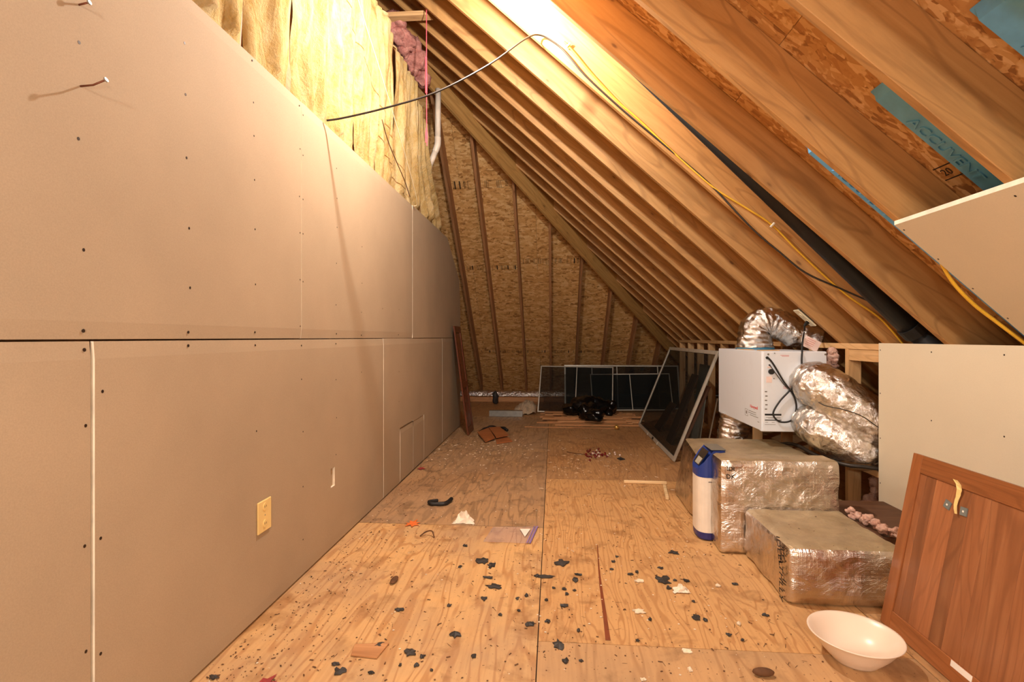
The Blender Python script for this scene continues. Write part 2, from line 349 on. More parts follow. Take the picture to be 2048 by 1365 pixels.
# ---- right roof slope
deck = MB(); o0 = .005
deck.hexa([(XTOP, -2.6, rz(XTOP)+RV+.03), (3.6, -2.6, rz(3.6)+RV+.03), (3.6, 11.3, rz(3.6)+RV+.03), (XTOP, 11.3, rz(XTOP)+RV+.03),
           (XTOP, -2.6, rz(XTOP)+RV+.06), (3.6, -2.6, rz(3.6)+RV+.06), (3.6, 11.3, rz(3.6)+RV+.06), (XTOP, 11.3, rz(XTOP)+RV+.06)])
ceil = struct(deck.build('ceiling', M['dark']))
fx = V((CS, 0, -SN)); fz = V((SN, 0, CS)); fy = V((0, 1, 0))
def roofframe(x, y, off=0): return fr((x, y, rz(x)+off), fx, fy)
seams = [-2.604, -1.7045, -.805, .0945, .994, 1.8935, 2.793, 3.55]
for r in range(len(seams)-1):
    x0, x1 = seams[r]+.0015, seams[r+1]-.0015; ys = -2.6 - (0 if r % 2 else 1.22)
    while ys < 11:
        y0, y1 = max(ys, -2.6)+.0015, min(ys+2.44, 11.2)-.0015; ys += 2.44
        if y1 - y0 < .1: continue
        b = MB(); zo = RV+.001
        b.hexa([(x0, y0, rz(x0)+zo), (x1, y0, rz(x1)+zo), (x1, y1, rz(x1)+zo), (x0, y1, rz(x0)+zo), (x0, y0, rz(x0)+zo+.018), (x1, y0, rz(x1)+zo+.018), (x1, y1, rz(x1)+zo+.018), (x0, y1, rz(x0)+zo+.018)])
        b.build('sheathing_panel', M['osb_roof'], ceil, frame=roofframe((x0+x1)/2, (y0+y1)/2, zo))
RAF = [-1.24, -.21, .81, 1.325, 1.836, 2.391, 2.936, 3.458, 3.966, 4.478, 4.985, 5.495, 6.008, 6.521, 7.034, 7.547, 8.06, 8.573, 9.086, 9.6]
for yf in RAF:
    yn = yf - .038; xa = max(XTOP, yf - HIP + .03); xb = max(XTOP, yn - HIP + .03); xe = 3.36
    b = MB().hexa([(xb, yn, rz(xb)), (xe, yn, rz(xe)), (xe, yf, rz(xe)), (xa, yf, rz(xa)), (xb, yn, rz(xb)+RV), (xe, yn, rz(xe)+RV), (xe, yf, rz(xe)+RV), (xa, yf, rz(xa)+RV)])
    b.build('rafter', M['rafter'], ceil, frame=roofframe(max(xa, -1), yf), bevel=.0025)
# scarf-jointed lighter lengths and pencil marks need no geometry; hip rafter
d = V((1, 1, 0)).normalized(); n_ = V((1, -1, 0)).normalized()*.022
def hp(x, s, dz): p = V((x, x+HIP, rz(x)+dz)); return p + n_*s
x0, x1 = XTOP, 3.3
MB().hexa([hp(x0, -1, -.25), hp(x0, 1, -.25), hp(x1, 1, -.20), hp(x1, -1, -.20), hp(x0, -1, .24), hp(x0, 1, .24), hp(x1, 1, .24), hp(x1, -1, .24)]).build(
    'hip_rafter', M['hip'], ceil, frame=fr((-.5, -.5+HIP, rz(-.5)), (1, 1, -T), (-1, 1, 0)), bevel=.003)
# collar tie, slanted cut on its right end
ct = MB().hexa([(-2.6, 4.60, 4.185), (-1.13, 4.60, 4.185), (-1.10, 4.69, 4.185), (-2.6, 4.69, 4.185), (-2.6, 4.60, 4.224), (-1.17, 4.60, 4.224), (-1.14, 4.69, 4.224), (-2.6, 4.69, 4.224)])
ct.build('collar_tie', M['stud'], ceil, bevel=.002)
# cream drywall on the slope
def slopepanel(x0, x1, y0, y1, nm='drywall_panel'):
    t = .0135/CS; b = MB(); c = [(x0, y0, rz(x0)-t), (x1, y0, rz(x1)-t), (x1, y1, rz(x1)-t), (x0, y1, rz(x0)-t), (x0, y0, rz(x0)-.001), (x1, y0, rz(x1)-.001), (x1, y1, rz(x1)-.001), (x0, y1, rz(x0)-.001)]
    b.hexa(c); b.m = [0, 0, 1, 1, 1, 1]; return b.build(nm, [M['dry_face'], M['gyp']], ceil)
slopepanel(1.492, 2.045, .002, 2.384); slopepanel(1.492, 2.045, -2.5, -.002)
b = MB()
for u in (.02, .16, .30, .44):
    for y in (2.365, 1.825, 1.31):
        x = 1.50+u; c = V((x, y, rz(x)-.0140/CS)); b.add([c + fx*.0045*math.cos(a) + fy*.0045*math.sin(a) for a in [i*math.pi/3 for i in range(6)]], [(5, 4, 3, 2, 1, 0)])
b.build('screw_heads', M['screw'], ceil)['kind'] = 'stuff'
# ---- sloped end
wend = struct(MB().hexa([(-2.7, 6, ez(6)+RV+.03), (3.6, 6, ez(6)+RV+.03), (3.6, 11.3, ez(11.3)+RV+.03), (-2.7, 11.3, ez(11.3)+RV+.03), (-2.7, 6, ez(6)+RV+.06), (3.6, 6, ez(6)+RV+.06), (3.6, 11.3, ez(11.3)+RV+.06), (-2.7, 11.3, ez(11.3)+RV+.06)]).build('wall_end', M['dark']))
def endframe(x, y, off=0): return fr((x, y, ez(y)+off), (1, 0, 0), (0, CS, -SN))
erow = [4.66, 5.565, 6.47, 7.375, 8.70, 10.28, 11.25]
for r in range(len(erow)-1):
    y0, y1 = erow[r]+.0015, erow[r+1]-.0015; xs = -2.7 - (0 if r % 2 else 1.1)
    while xs < 3.5:
        x0, x1 = max(xs, -2.7)+.0015, min(xs+2.44, 3.5)-.0015; xs += 2.44
        if x1-x0 < .1 or x0 > y1-HIP+.6: continue
        zo = RV+.001
        MB().hexa([(x0, y0, ez(y0)+zo), (x1, y0, ez(y0)+zo), (x1, y1, ez(y1)+zo), (x0, y1, ez(y1)+zo), (x0, y0, ez(y0)+zo+.018), (x1, y0, ez(y0)+zo+.018), (x1, y1, ez(y1)+zo+.018), (x0, y1, ez(y1)+zo+.018)]).build(
            'osb_panel', M['osb_end'], wend, frame=endframe((x0+x1)/2, (y0+y1)/2, zo))
for xl in (-2.56, -2.05, -1.525, -1.09, -.575, -.065, .44, .955, 1.46, 1.97, 2.48):
    xr = xl+.038; ya = xl+HIP+.03; yb = xr+HIP+.03; ye = 10.87
    MB().hexa([(xl, ya, ez(ya)), (xr, yb, ez(yb)), (xr, ye, ez(ye)), (xl, ye, ez(ye)), (xl, ya, ez(ya)+RV), (xr, yb, ez(yb)+RV), (xr, ye, ez(ye)+RV), (xl, ye, ez(ye)+RV)]).build(
        'jack_rafter', M['jack'], wend, frame=fr((xl, 9, ez(9)), (0, CS, -SN), (-1, 0, 0)), bevel=.002)
# printed grade-stamp bands near the panel edges: blocky illegible marks
rs = random.Random(3)
def stamp_band(y, xa, xb, h, dens):
    b = MB(); x = xa
    while x < xb:
        w_ = rs.choice((.008, .012, .02, .05)); 
        if rs.random() < dens:
            k0 = rs.random()
            def q(u0, u1, v0, v1):
                p = lambda u, v: V((u, y+v*CS, ez(y+v*CS)+RV-.0012))
                b.add([p(u0, v0), p(u1, v0), p(u1, v1), p(u0, v1)], [(0, 1, 2, 3)])
            if k0 < .35: q(x, x+w_*.35, 0, h)
            elif k0 < .7:
                v = 0
                while v < h*.9: q(x, x+w_*rs.uniform(.4, .95), v, v+.006); v += rs.choice((.014, .02))
            else: q(x, x+w_, 0, .005); q(x, x+w_, h-.005, h); q(x, x+.005, 0, h)
        x += w_*1.25
    b.build('grade_stamp', M['ink'], wend)
stamp_band(7.43, -1.46, -1.12, .13, .8); stamp_band(7.43, -1.03, -.64, .12, .8)
stamp_band(8.60, -1.46, -.6, .09, .75); stamp_band(8.50, -.50, .42, .11, .8); stamp_band(8.50, .50, .9, .11, .75)
stamp_band(10.20, -1.45, 1.9, .07, .55)
# ---- left wall
lw = MB().prism([(-1.36, -2.5, 0), (-1.36, 7.15, 0), (-1.36, 7.15, 1.55), (-1.36, 6.1, 2.40), (-1.36, 5.35, 2.95), (-1.36, 5.05, 3.75), (-1.36, -2.5, 3.75)], (-.09, 0, 0))
wleft = struct(lw.build('wall_left', M['jack']))
XW = -1.30
def wpanel(y0, y1, z0, z1, g=.006, cut=None, name='drywall_panel', holes=()):
    """board with tapered long edges; face paper, pale gypsum edges"""
    y0 += g; y1 -= g*.3; b = MB(); zs = [z0, z0+.05, z1-.05, z1] if z1-z0 > .3 else [z0, z1]; xo = [-.004, 0, 0, -.004] if len(zs) == 4 else [0, 0]
    if z0 < .05 and len(zs) == 4: xo[0] = -.0015
    ysl = sorted(set([y0, y1] + [a for h in holes for a in (h[0], h[1])])); zsl = sorted(set(zs + [a for h in holes for a in (h[2], h[3])]))
    def xz(z):
        for i in range(len(zs)-1):
            if zs[i] <= z <= zs[i+1]: t = (z-zs[i])/(zs[i+1]-zs[i]); return XW + xo[i]*(1-t) + xo[i+1]*t
        return XW
    P = lambda y, z, dx=0: V((xz(z)+dx if dx == 0 else XW+dx, y, z))
    for i in range(len(ysl)-1):
        for j in range(len(zsl)-1):
            a, c, e, f = ysl[i], ysl[i+1], zsl[j], zsl[j+1]; ym, zm = (a+c)/2, (e+f)/2
            if any(h[0] < ym < h[1] and h[2] < zm < h[3] for h in holes): 
                for (p, q) in (((a, e), (c, e)), ((c, e), (c, f)), ((c, f), (a, f)), ((a, f), (a, e))):
                    b.add([P(*p), P(*q), P(*q, -.0135), P(*p, -.0135)], [(3, 2, 1, 0)], 1)
                continue
            b.add([P(a, e), P(c, e), P(c, f), P(a, f)], [(0, 1, 2, 3)], 0)
    X2 = -.0135
    for i in range(len(zs)-1):
        b.add([P(y0, zs[i]), P(y0, zs[i+1]), P(y0, zs[i+1], X2), P(y0, zs[i], X2)], [(0, 1, 2, 3)], 1)
        b.add([P(y1, zs[i]), P(y1, zs[i+1]), P(y1, zs[i+1], X2), P(y1, zs[i], X2)], [(3, 2, 1, 0)], 1)
    b.add([P(y0, z1), P(y1, z1), P(y1, z1, X2), P(y0, z1, X2)], [(0, 1, 2, 3)], 1)
    b.add([P(y0, z0), P(y1, z0), P(y1, z0, X2), P(y0, z0, X2)], [(3, 2, 1, 0)], 1)
    b.add([P(y0, z0, X2), P(y1, z0, X2), P(y1, z1, X2), P(y0, z1, X2)], [(3, 2, 1, 0)], 0)
    return b.build(name, [M['dry'], M['gyp']], wleft)
ZS = 1.2415
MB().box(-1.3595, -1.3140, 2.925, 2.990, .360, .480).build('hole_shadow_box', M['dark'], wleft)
wpanel(-1.08, 1.356, .012, ZS-.003, .008); wpanel(-2.5, -1.08, .012, ZS-.003)
wpanel(1.356, 3.872, .012, ZS-.003, .011, holes=[(2.93, 2.985, .365, .475)])
wpanel(3.872, 5.985, .012, ZS-.001, .006, holes=[(4.30, 4.715, .012, .478), (4.715, 5.12, .012, .468)]); wpanel(5.985, 7.17, .012, ZS-.001, .005)
wpanel(4.302, 4.713, .014, .474, .007, name='patch_panel'); wpanel(4.713, 5.118, .014, .464, .006, name='patch_panel')
wpanel(-2.5, .14, ZS+.003, 2.472); wpanel(.14, 2.574, ZS+.003, 2.472, .003); wpanel(2.574, 4.690, ZS+.002, 2.474, .003)
# last upper board, cut back diagonally under the end slope
b = MB().prism([(XW, 4.695, ZS+.002), (XW, 7.17, ZS+.002), (XW, 7.17, 1.66), (XW, 7.08, 2.05), (XW, 6.28, 2.478), (XW, 4.695, 2.478)], (-.0135, 0, 0), 0, 1); b.build('drywall_panel', [M['dry'], M['gyp']], wleft)
SC = [(1.318,2.062),(1.316,1.796),(1.332,1.493),(1.332,1.268),(1.338,1.003),(1.335,1.215),(1.335,.668),(1.339,.372),(1.386,.67),(1.386,.337),(1.392,1.093),(1.725,2.292),(1.73,2.112),(1.735,1.889),(1.748,1.641),(1.753,1.428),(1.745,1.268),(1.745,1.22),(2.139,2.452),(2.146,2.273),(2.15,2.129),(2.154,1.938),(2.158,1.723),(2.161,1.482),(2.158,1.272),(2.161,1.215),(2.169,.837),(2.554,2.442),(2.56,2.222),(2.554,1.975),(2.56,1.789),(2.56,1.547),(2.562,1.307),(2.592,2.41),(2.592,2.2),(2.592,1.97),(2.592,1.79),(2.592,1.54),(2.576,1.207),(2.576,1.032),(2.592,.757),(2.592,.47),(2.592,.194),(3.009,2.268),(3.016,2.089),(3.016,1.914),(3.009,1.696),(3.002,1.445),(3.009,1.271),(3.002,1.211),(3.002,.995),(3.009,.765),(3.002,.544),(3.424,1.868),(3.424,1.619),(3.415,1.42),(3.415,1.264),(3.415,1.012),(3.85,1.469),(4.272,1.483),(4.258,1.271),(4.272,.958),(4.272,.704),(4.71,2.22),(5.287,.081)]
b = MB()
for y, z in SC:
    r = .0044 if y < 2 else .0036; x = XW+.0007
    b.add([V((x, y+r*math.cos(a), z+r*1.15*math.sin(a))) for a in [i*math.pi/4 for i in range(8)]] + [V((x-.003, y+r*math.cos(a), z+r*1.15*math.sin(a))) for a in [i*math.pi/4 for i in range(8)]], [tuple(range(8))] + [(i, i+8, (i+1) % 8+8, (i+1) % 8) for i in range(8)])
b.build('screw_heads', M['screw'], wleft)['kind'] = 'stuff'
# fibreglass batts standing in the framing above the boards
def yr(z):
    t = [(2.3, 6.4), (2.55, 6.14), (3.09, 5.42), (3.93, 5.16), (4.2, 5.1)]
    for i in range(len(t)-1):
        if z <= t[i+1][0]: f = (z-t[i][0])/(t[i+1][0]-t[i][0]); return t[i][1]*(1-f)+t[i+1][1]*f
    return t[-1][1]
def batt(ya, yb, zt, sd, d=.06):
    rr = random.Random(sd); ph = rr.uniform(0, 9); lean = rr.uniform(-.02, .02)
    def pt(u, v):
        z = 2.30 + (zt-2.30)*v; y0 = ya(z) if callable(ya) else ya; y1 = yb(z) if callable(yb) else yb
        y = y0 + (y1-y0)*u + lean*(v-.5)
        e = max(0, 1-abs(2*u-1)**3.2)
        x = -1.352 + d*e*(.75+.35*nz((ph, z*2.1, u*1.5))) + .05*nz((ph+u*3.2, z*.7, 3)) + .012*nz((y*14, z*6, ph)) + .05*max(0, nz((u*5+ph, z*.8, 9))) - .05*max(0, nz((u*4-ph, z*.6, 5)))
        if v > .97: x -= .03
        if z < 2.52: x = min(x, -1.318)
        x = min(x, -1.23)
        return V((x, y + .012*nz((z*5, ph, u)), z + .03*nz((y*7, ph, 1))*(v > .9)))
    b = MB().grid(pt, 26, 56)
    b.grid(lambda u, v: V((-1.362, (pt(u, v)).y, pt(u, v).z)), 2, 8)
    b.build('insulation_batt', M['fib'], wleft, smooth=True)
bounds = [-1.55, -1.14, -.72, -.31, .10, .51, .93, 1.34, 1.75, 2.155, 2.565, 2.98, 3.39, 3.80]
for i in range(len(bounds)-1): batt(bounds[i]+.004, bounds[i+1]-.004, 3.86, i+1, .055)
batt(3.804, 4.20, 3.80, 31); batt(4.20, 4.62, 3.72, 32)
y2 = lambda f: (lambda z: 4.63 + (yr(z)-4.63)*f)
batt(lambda z: 4.63, y2(.38), 3.72, 33, .06); batt(lambda z: y2(.38)(z)+.01, y2(.66), 3.55, 34, .07); batt(lambda z: y2(.66)(z)+.012, y2(1), 3.5, 35, .05)
# ---- closing walls out of sight
struct(MB().box(-2.75, -2.68, -2.6, 11.3, 0, 6).build('wall_outer', M['jack']))
struct(MB().box(-2.75, 3.6, -2.7, -2.6, 0, 6).build('wall_back', M['dry']))
# ---- knee wall on the right
wr = struct(MB().box(2.05, 2.14, -2.55, 8.6, 0, .04).build('wall_right', M['stud'], bevel=.002))
SY = [3.803, 4.32, 4.83, 5.495, 6.008, 6.521, 7.034, 7.547, 8.06, 8.573]
for y in SY: MB().box(2.051, 2.139, y-.038, y, .04, 1.168).build('stud', M['stud'], wr, frame=fr((2.05, y, .5), (0, 0, 1), (0, 1, 0)), bevel=.002)
for y in (-1.5, -.7, .1, .91, 1.7, 2.5, 3.38): MB().box(2.051, 2.139, y-.038, y, .04, 1.168).build('stud', M['stud'], wr, frame=fr((2.05, y, .5), (0, 0, 1), (0, 1, 0)))
MB().box(2.05, 2.14, 3.41, 8.6, 1.168, 1.207).build('top_plate', M['stud'], wr, frame=fr((2.05, 5, 1.19), (0, 1, 0), (1, 0, 0)), bevel=.002)
MB().box(2.05, 2.14, -2.55, 3.409, 1.168, 1.207).build('top_plate', M['stud'], wr, frame=fr((2.05, 1, 1.19), (0, 1, 0), (1, 0, 0)))
MB().box(2.055, 2.135, 3.345, 3.764, 1.09, 1.167).build('header', M['stud'], wr, frame=fr((2.05, 3.5, 1.1), (0, 1, 0), (1, 0, 0)), bevel=.002)
MB().box(2.045, 2.142, 3.345, 3.764, .362, .402).build('blocking', M['stud'], wr, frame=fr((2.05, 3.5, .38), (0, 1, 0), (1, 0, 0)), bevel=.002)
MB().bar((2.10, 6.45, .42), (2.10, 5.55, 1.13), .038, .09, (1, 0, 0)).build('brace', M['stud'], wr, frame=fr((2.1, 6, .8), (0, -.9, .7), (1, 0, 0)), bevel=.002)
MB().bar((2.10, 6.40, .05), (2.10, 5.56, .72), .038, .09, (1, 0, 0)).build('brace', M['stud'], wr, frame=fr((2.1, 6, .4), (0, -.9, .7), (1, 0, 0)), bevel=.002)
for y0, y1 in ((.97, 3.402), (-1.48, .964)):
    b = MB().box(2.036, 2.0495, y0, y1, .012, 1.213); b.m = [1, 1, 1, 1, 1, 0]; b.build('drywall_panel', [M['dry_face'], M['gyp']], wr)
b = MB()
for y in (3.385, 2.95, 2.5):
    for z in (.04, .34, .62, .9, 1.17) if y > 3 else (.34, .80, 1.17):
        b.add([V((2.0355, y+.0045*math.cos(a), z+.0045*math.sin(a))) for a in [i*math.pi/3 for i in range(6)]], [(5, 4, 3, 2, 1, 0)])
b.build('screw_heads', M['screw'], wr)['kind'] = 'stuff'

# =================================================================== THINGS
# ---- blue rafter vents on the sheathing
def vent(y0, y1, x0, x1, label):
    t = thing('rafter_vent', ((x0+x1)/2, (y0+y1)/2, rz((x0+x1)/2)+RV-.08), label, 'vent', 'blue vents between the rafters')
    P = lambda x, y, d: V((x, y, rz(x)+RV-.004-d/CS))
    prof = [(0, .004), (.05, .006), (.09, .040), (.91, .040), (.95, .006), (1, .004)]
    b = MB().grid(lambda u, v: P(x0+(x1-x0)*u, y0+(y1-y0)*prof[round(v*5)][0], prof[round(v*5)][1]), 12, 5)
    b.add([P(x0, y0+(y1-y0)*a, d) for a, d in prof] + [P(x0, y1, 0), P(x0, y0, 0)], [(0, 1, 2, 3, 4, 5, 6, 7)])
    b.build('channel', M['bluevent'], t)
    n = int((x1-x0)/.17)
    for i in range(n):
        x = x0+.15+i*.165
        if x > x1-.05: break
        c = P(x, y0+(y1-y0)*.50, .038)
        MB().ball(c, (.034, .040, .026), 12, 8).build('dimple', M['bluevent'], t, smooth=True)
    o = P(x0+.235, y0+(y1-y0)*.80, .0415); text_mesh('embossed_lettering', 'ACCUVENT', .068, fr(o, fx, (0, -1, 0)), 'bluevent', t, .004)
vent(1.842, 2.215, 1.295, 2.95, 'blue vent channel with raised lettering beside the nearest full rafter'); vent(2.40, 2.785, 1.305, 2.95, 'narrow blue vent strip peeking out above the sloped drywall corner'); vent(1.33, 1.70, 1.285, 2.95, 'blue vent at the upper right corner of the picture')
b = MB()
for (u0, u1, v0, v1) in ((0, .10, 0, .004), (0, .10, .05, .054)): b.add([(1.615+v0*0+u*0+v, 2.335-u, rz(1.615+v)+RV-.0008) for u, v in ((u0, v0), (u1, v0), (u1, v1), (u0, v1))], [(0, 1, 2, 3)])
b.build('stamp_lines', M['ink'], ceil)
text_mesh('stamp_figure', '20', .05, fr((1.642, 2.29, rz(1.642)+RV-.001), (0, -1, 0), -fx), 'ink', ceil, .0004)
# ---- cables and lines
RY = 3.405
def onraf(x, d, y=RY): return V((x, y, rz(x)+d/CS))
blk = [(-1.285, 2.839, 2.485), (-1.20, 2.88, 2.515), (-.98, 2.96, 2.60), (-.70, 3.06, 2.73), (-.40, 3.19, 2.95), (-.18, 3.31, 3.17), (-.085, 3.385, 3.235)]
tag(MB().tube(smoothpath([V(p) for p in blk] + [onraf(.02, .055), onraf(.10, .05), onraf(.209, .024), onraf(.435, .014), onraf(.70, .020), onraf(.943, .024), onraf(1.07, .016), onraf(1.162, -.004, 3.395), onraf(1.30, -.018, 3.40), onraf(1.439, -.014, 3.40), onraf(1.592, -.006, 3.40), onraf(1.80, .06, 3.40), onraf(2.02, .12, 3.35), onraf(2.16, .15, 3.30)], 5), .0058, 8).build('black_cable', M['cableblk'], smooth=True),
    'black cable hanging from the left wall board across to the rafters', 'cable')
yel = smoothpath([onraf(.075, .10), onraf(.14, .088), onraf(.25, .06), onraf(.42, .035), onraf(.55, .035), onraf(.80, .022), onraf(1.00, .020), onraf(1.10, .032), onraf(1.25, .062), onraf(1.393, .084), onraf(1.55, .068), onraf(1.72, .058), onraf(1.864, .061), onraf(2.03, .085), onraf(2.12, .075), onraf(2.20, .05, 3.40)], 5)
t = thing('yellow_cable', (1, 3.4, 2.2), 'yellow cable stapled along the rafter beside the black pipe', 'cable')
MB().tube(yel, .0062, 8).build('sheath', M['cableyel'], t, smooth=True)
for x, d in ((.10, .097), (1.393, .084)):
    c = onraf(x, d); MB().obox(c - fx*.006 - fz*.018 + V((0, -.012, 0)), fx*.012, fz*.036, V((0, .014, 0))).build('staple', M['white'], t, bevel=.002)
y2p = [(x_, y_, rz(x_)-d_/CS) for x_, y_, d_ in ((1.66, 2.37, -.006), (1.71, 2.405, .002), (1.78, 2.435, .012), (1.87, 2.45, .014), (1.96, 2.45, .008), (2.04, 2.445, .004), (2.12, 2.44, .0))]
tag(MB().tube(smoothpath(y2p), .0078, 8).build('yellow_cable', M['cableyel'], smooth=True), 'short yellow cable dropping from under the sloped drywall corner', 'cable')
# black vent pipe in the bay
t = thing('black_pipe', (1.4, 3.1, 1.9), 'thick black pipe running down between two rafters', 'pipe')
pa, pb = V((.40, 2.998, rz(.40)+.100/CS)), V((2.045, 3.14, rz(2.045)+.045/CS)); pc = V((2.75, 3.16, rz(2.75)+.06/CS))
MB().tube([pa, pa.lerp(pb, .5), pb], .058, 18).build('pipe_length', M['pipe'], t, smooth=True)
dd = (pb-pa).normalized(); MB().tube([pb-dd*.004, pb+dd*.06], .066, 18).build('coupling', M['pipe'], t, smooth=False); MB().tube([pb+dd*.05, pc], .052, 16).build('pipe_length', M['pipe'], t, smooth=True)
tag(MB().tube(smoothpath([(-1.235, 3.10, 3.60), (-1.225, 3.136, 3.40), (-1.225, 3.6, 3.13), (-1.235, 4.2, 2.80), (-1.25, 4.66, 2.515), (-1.292, 4.70, 2.47)]), .0032, 6).build('white_string', M['string_w'], smooth=True), 'thin pale string slanting across the yellow insulation', 'string')
tag(MB().tube(smoothpath([(-1.26, 3.72, 2.86), (-1.262, 3.9, 2.74), (-1.266, 4.3, 2.60), (-1.27, 4.5, 2.5)]), .004, 6).build('brown_string', M['twig'], smooth=True), 'brown string beside the pale string on the insulation', 'string')
t = thing('pink_string', (-1.12, 4.50, 3.6), 'pink string hanging down from the collar tie', 'string')
MB().tube([(-1.12, 4.5, 4.6), (-1.12, 4.5, 3.6), (-1.118, 4.5, 3.02)], .0042, 6).build('strand', M['string_p'], t); MB().tube([(-1.124, 4.5, 3.74), (-1.122, 4.5, 3.60), (-1.122, 4.5, 3.42)], .010, 6).build('wrapped_twine', M['string_p'], t)
MB().tube([(-1.119, 4.5, 3.12), (-1.128, 4.5, 3.06), (-1.126, 4.5, 2.98)], .005, 6).build('frayed_end', M['string_p'], t); MB().tube([(-1.119, 4.5, 3.12), (-1.112, 4.5, 3.05), (-1.116, 4.5, 2.95)], .005, 6).build('frayed_end', M['string_p'], t)
t = thing('white_pipe', (-1.25, 5.5, 3.0), 'white plastic pipe with an elbow at the far end of the insulation', 'pipe')
MB().tube([(-1.245, 5.52, 3.95), (-1.245, 5.5, 3.40)], .031, 14).build('pipe_length', M['pvc'], t, smooth=True)
MB().tube(smoothpath([(-1.245, 5.5, 3.42), (-1.247, 5.5, 3.34), (-1.275, 5.5, 3.26)]), .035, 14).build('elbow', M['pvc'], t, smooth=True)
MB().tube([(-1.27, 5.5, 3.27), (-1.325, 5.48, 3.12)], .031, 14).build('pipe_length', M['pvc'], t, smooth=True); MB().tube([(-1.32, 5.48, 3.13), (-1.335, 5.46, 2.98)], .025, 12).build('pipe_end', M['pvc'], t, smooth=True)
# pink insulation tuft under the collar tie
def fluff(pts, r, sd, n=34, flat=1.0, zmin=None):
    """torn fibre wool: a clump of overlapping ragged tufts"""
    P_ = smoothpath(pts, 8); rr = random.Random(sd); b = MB()
    def wob(q, d_):
        q2 = q + d_*r*(.55*nz(q, 2.2/r*.35) + .35*nz(q, 6/r*.35) + .25*abs(nz(q, 14/r*.35))); return q2 if zmin is None else V((q2.x, q2.y, max(zmin, q2.z)))
    for i in range(n):
        u = i/(n-1); c = P_[min(len(P_)-1, int(u*(len(P_)-1)))] + V((rr.gauss(0, .33), rr.gauss(0, .33), rr.gauss(0, .33)*flat))*r; q = r*rr.uniform(.35, .75)
        b.ball(c, (q*rr.uniform(.7, 1.3), q*rr.uniform(.7, 1.4), q*rr.uniform(.6, 1.2)*flat), 14, 10, 0, wob)
    return b
tag(fluff([(-1.53, 4.80, 4.24), (-1.46, 4.95, 4.14), (-1.41, 5.08, 4.03), (-1.36, 5.20, 3.95)], .11, 3, 46).build('pink_insulation', M['pink'], smooth=True), 'torn pink insulation hanging under the collar tie', 'insulation')
# ---- nails in the left wall
def nail(pts, label):
    t = thing('bent_nail', pts[0], label, 'nail'); MB().tube(pts, .0026, 7).build('shank', M['rust'], t, smooth=True); d_ = (V(pts[-1])-V(pts[-2])).normalized()
    MB().tube([V(pts[-1])-d_*.001, V(pts[-1])+d_*.0025], .0068, 10).build('head', M['steel'], t)
nail([(-1.302, 1.322, 1.943), (-1.268, 1.328, 1.948), (-1.232, 1.330, 1.962)], 'long bent nail sticking out of the upper left wall board'); nail([(-1.302, 1.318, 2.165), (-1.272, 1.32, 2.172)], 'short nail near the top of the left wall board')
# ---- outlet on the left wall
t = thing('power_outlet', (-1.3, 2.222, .376), 'ivory outlet cover low on the left wall', 'outlet')
MB().box(-1.3, -1.292, 2.170, 2.276, .376, .518).build('cover_plate', M['ivory'], t, bevel=.003)
for z in (.488, .412):
    sk = MB().tube([(-1.293, 2.223, z), (-1.2895, 2.223, z)], .017, 16).build('socket', M['ivory'], t)
    for dy in (-.006, .006): MB().box(-1.2897, -1.2889, 2.223+dy-.0011, 2.223+dy+.0011, z-.003, z+.006).build('slot', M['dark'], sk)
MB().tube([(-1.293, 2.223, .45), (-1.291, 2.223, .45)], .003, 8).build('screw', M['steel'], t)
# ---- dehumidifier hung on the knee wall
X0, X1, Y0, Y1, Z0, Z1 = 1.512, 1.955, 3.85, 4.85, .567, 1.148
t = thing('dehumidifier', ((X0+X1)/2, (Y0+Y1)/2, Z0), 'white metal dehumidifier box with foil ducts, hung on the knee wall', 'dehumidifier')
MB().box(X0, X1, Y0+.012, Y1, Z0, Z1).build('cabinet', M['enamel'], t, bevel=.004); fp = MB().box(X0+.004, X1-.004, Y0, Y0+.0115, Z0+.003, Z1-.004).build('front_panel', M['enamel'], t, bevel=.002)
MB().box(X0-.004, X0+.002, Y0+.02, Y0+.05, Z0, Z1).build('corner_flange', M['enamel'], t, bevel=.001)
FP = lambda px, pz, d=0: V((X0 + px, Y0-d, Z0+pz))
def disc(px, pz, r, m, nm, h=.004, par=t): return MB().tube([FP(px, pz, -.002), FP(px, pz, h)], r, 14).build(nm, M[m], par)
disc(.055, .435, .020, 'black', 'control_knob', .014); disc(.027, .535, .010, 'black', 'cable_gland', .008); disc(.044, .482, .006, 'black', 'button', .004)
for px, pz in ((.036, .56), (.43, .56), (.075, .385), (.28, .305), (.08, .568)): disc(px, pz, .007 if px in (.036, .43) else .004, 'steel' if pz > .5 else 'greyink', 'screw', .002)
for pz, h in ((.118, .013), (.082, .006)): MB().obox(FP(.012, pz, .0008), (.115, 0, 0), (0, .0008, 0), (0, 0, h)).build('vent_slot', M['black'], fp)
for px, pz, w_, h in ((.022, .355, .04, .045), (.03, .46, .03, .012)): MB().obox(FP(px, pz, .0007), (w_, 0, 0), (0, .0006, 0), (0, 0, h)).build('pink_label', M['pinklabel'], fp)
for px, pz, w_ in ((.14, .325, .075), (.14, .315, .075), (.12, .552, .06), (.13, .545, .05)): MB().obox(FP(px, pz, .0007), (w_, 0, 0), (0, .0006, 0), (0, 0, .0022)).build('warning_line', M['redink'], fp)
for i in range(5): MB().obox(FP(.012+(i % 2)*.003, .16+.035*i*.9, .0007), (.016, 0, 0), (0, .0006, 0), (0, 0, .008)).build('indicator_mark', M['greyink'], fp)
for pz, a, w_ in ((.103, .02, .10), (.098, .035, .085), (.068, .015, .02), (.068, .06, .02), (.068, .105, .02), (.052, .012, .075)): MB().obox(FP(a, pz, .0007), (w_, 0, 0), (0, .0006, 0), (0, 0, .0022)).build('print_line', M['greyink'], fp)
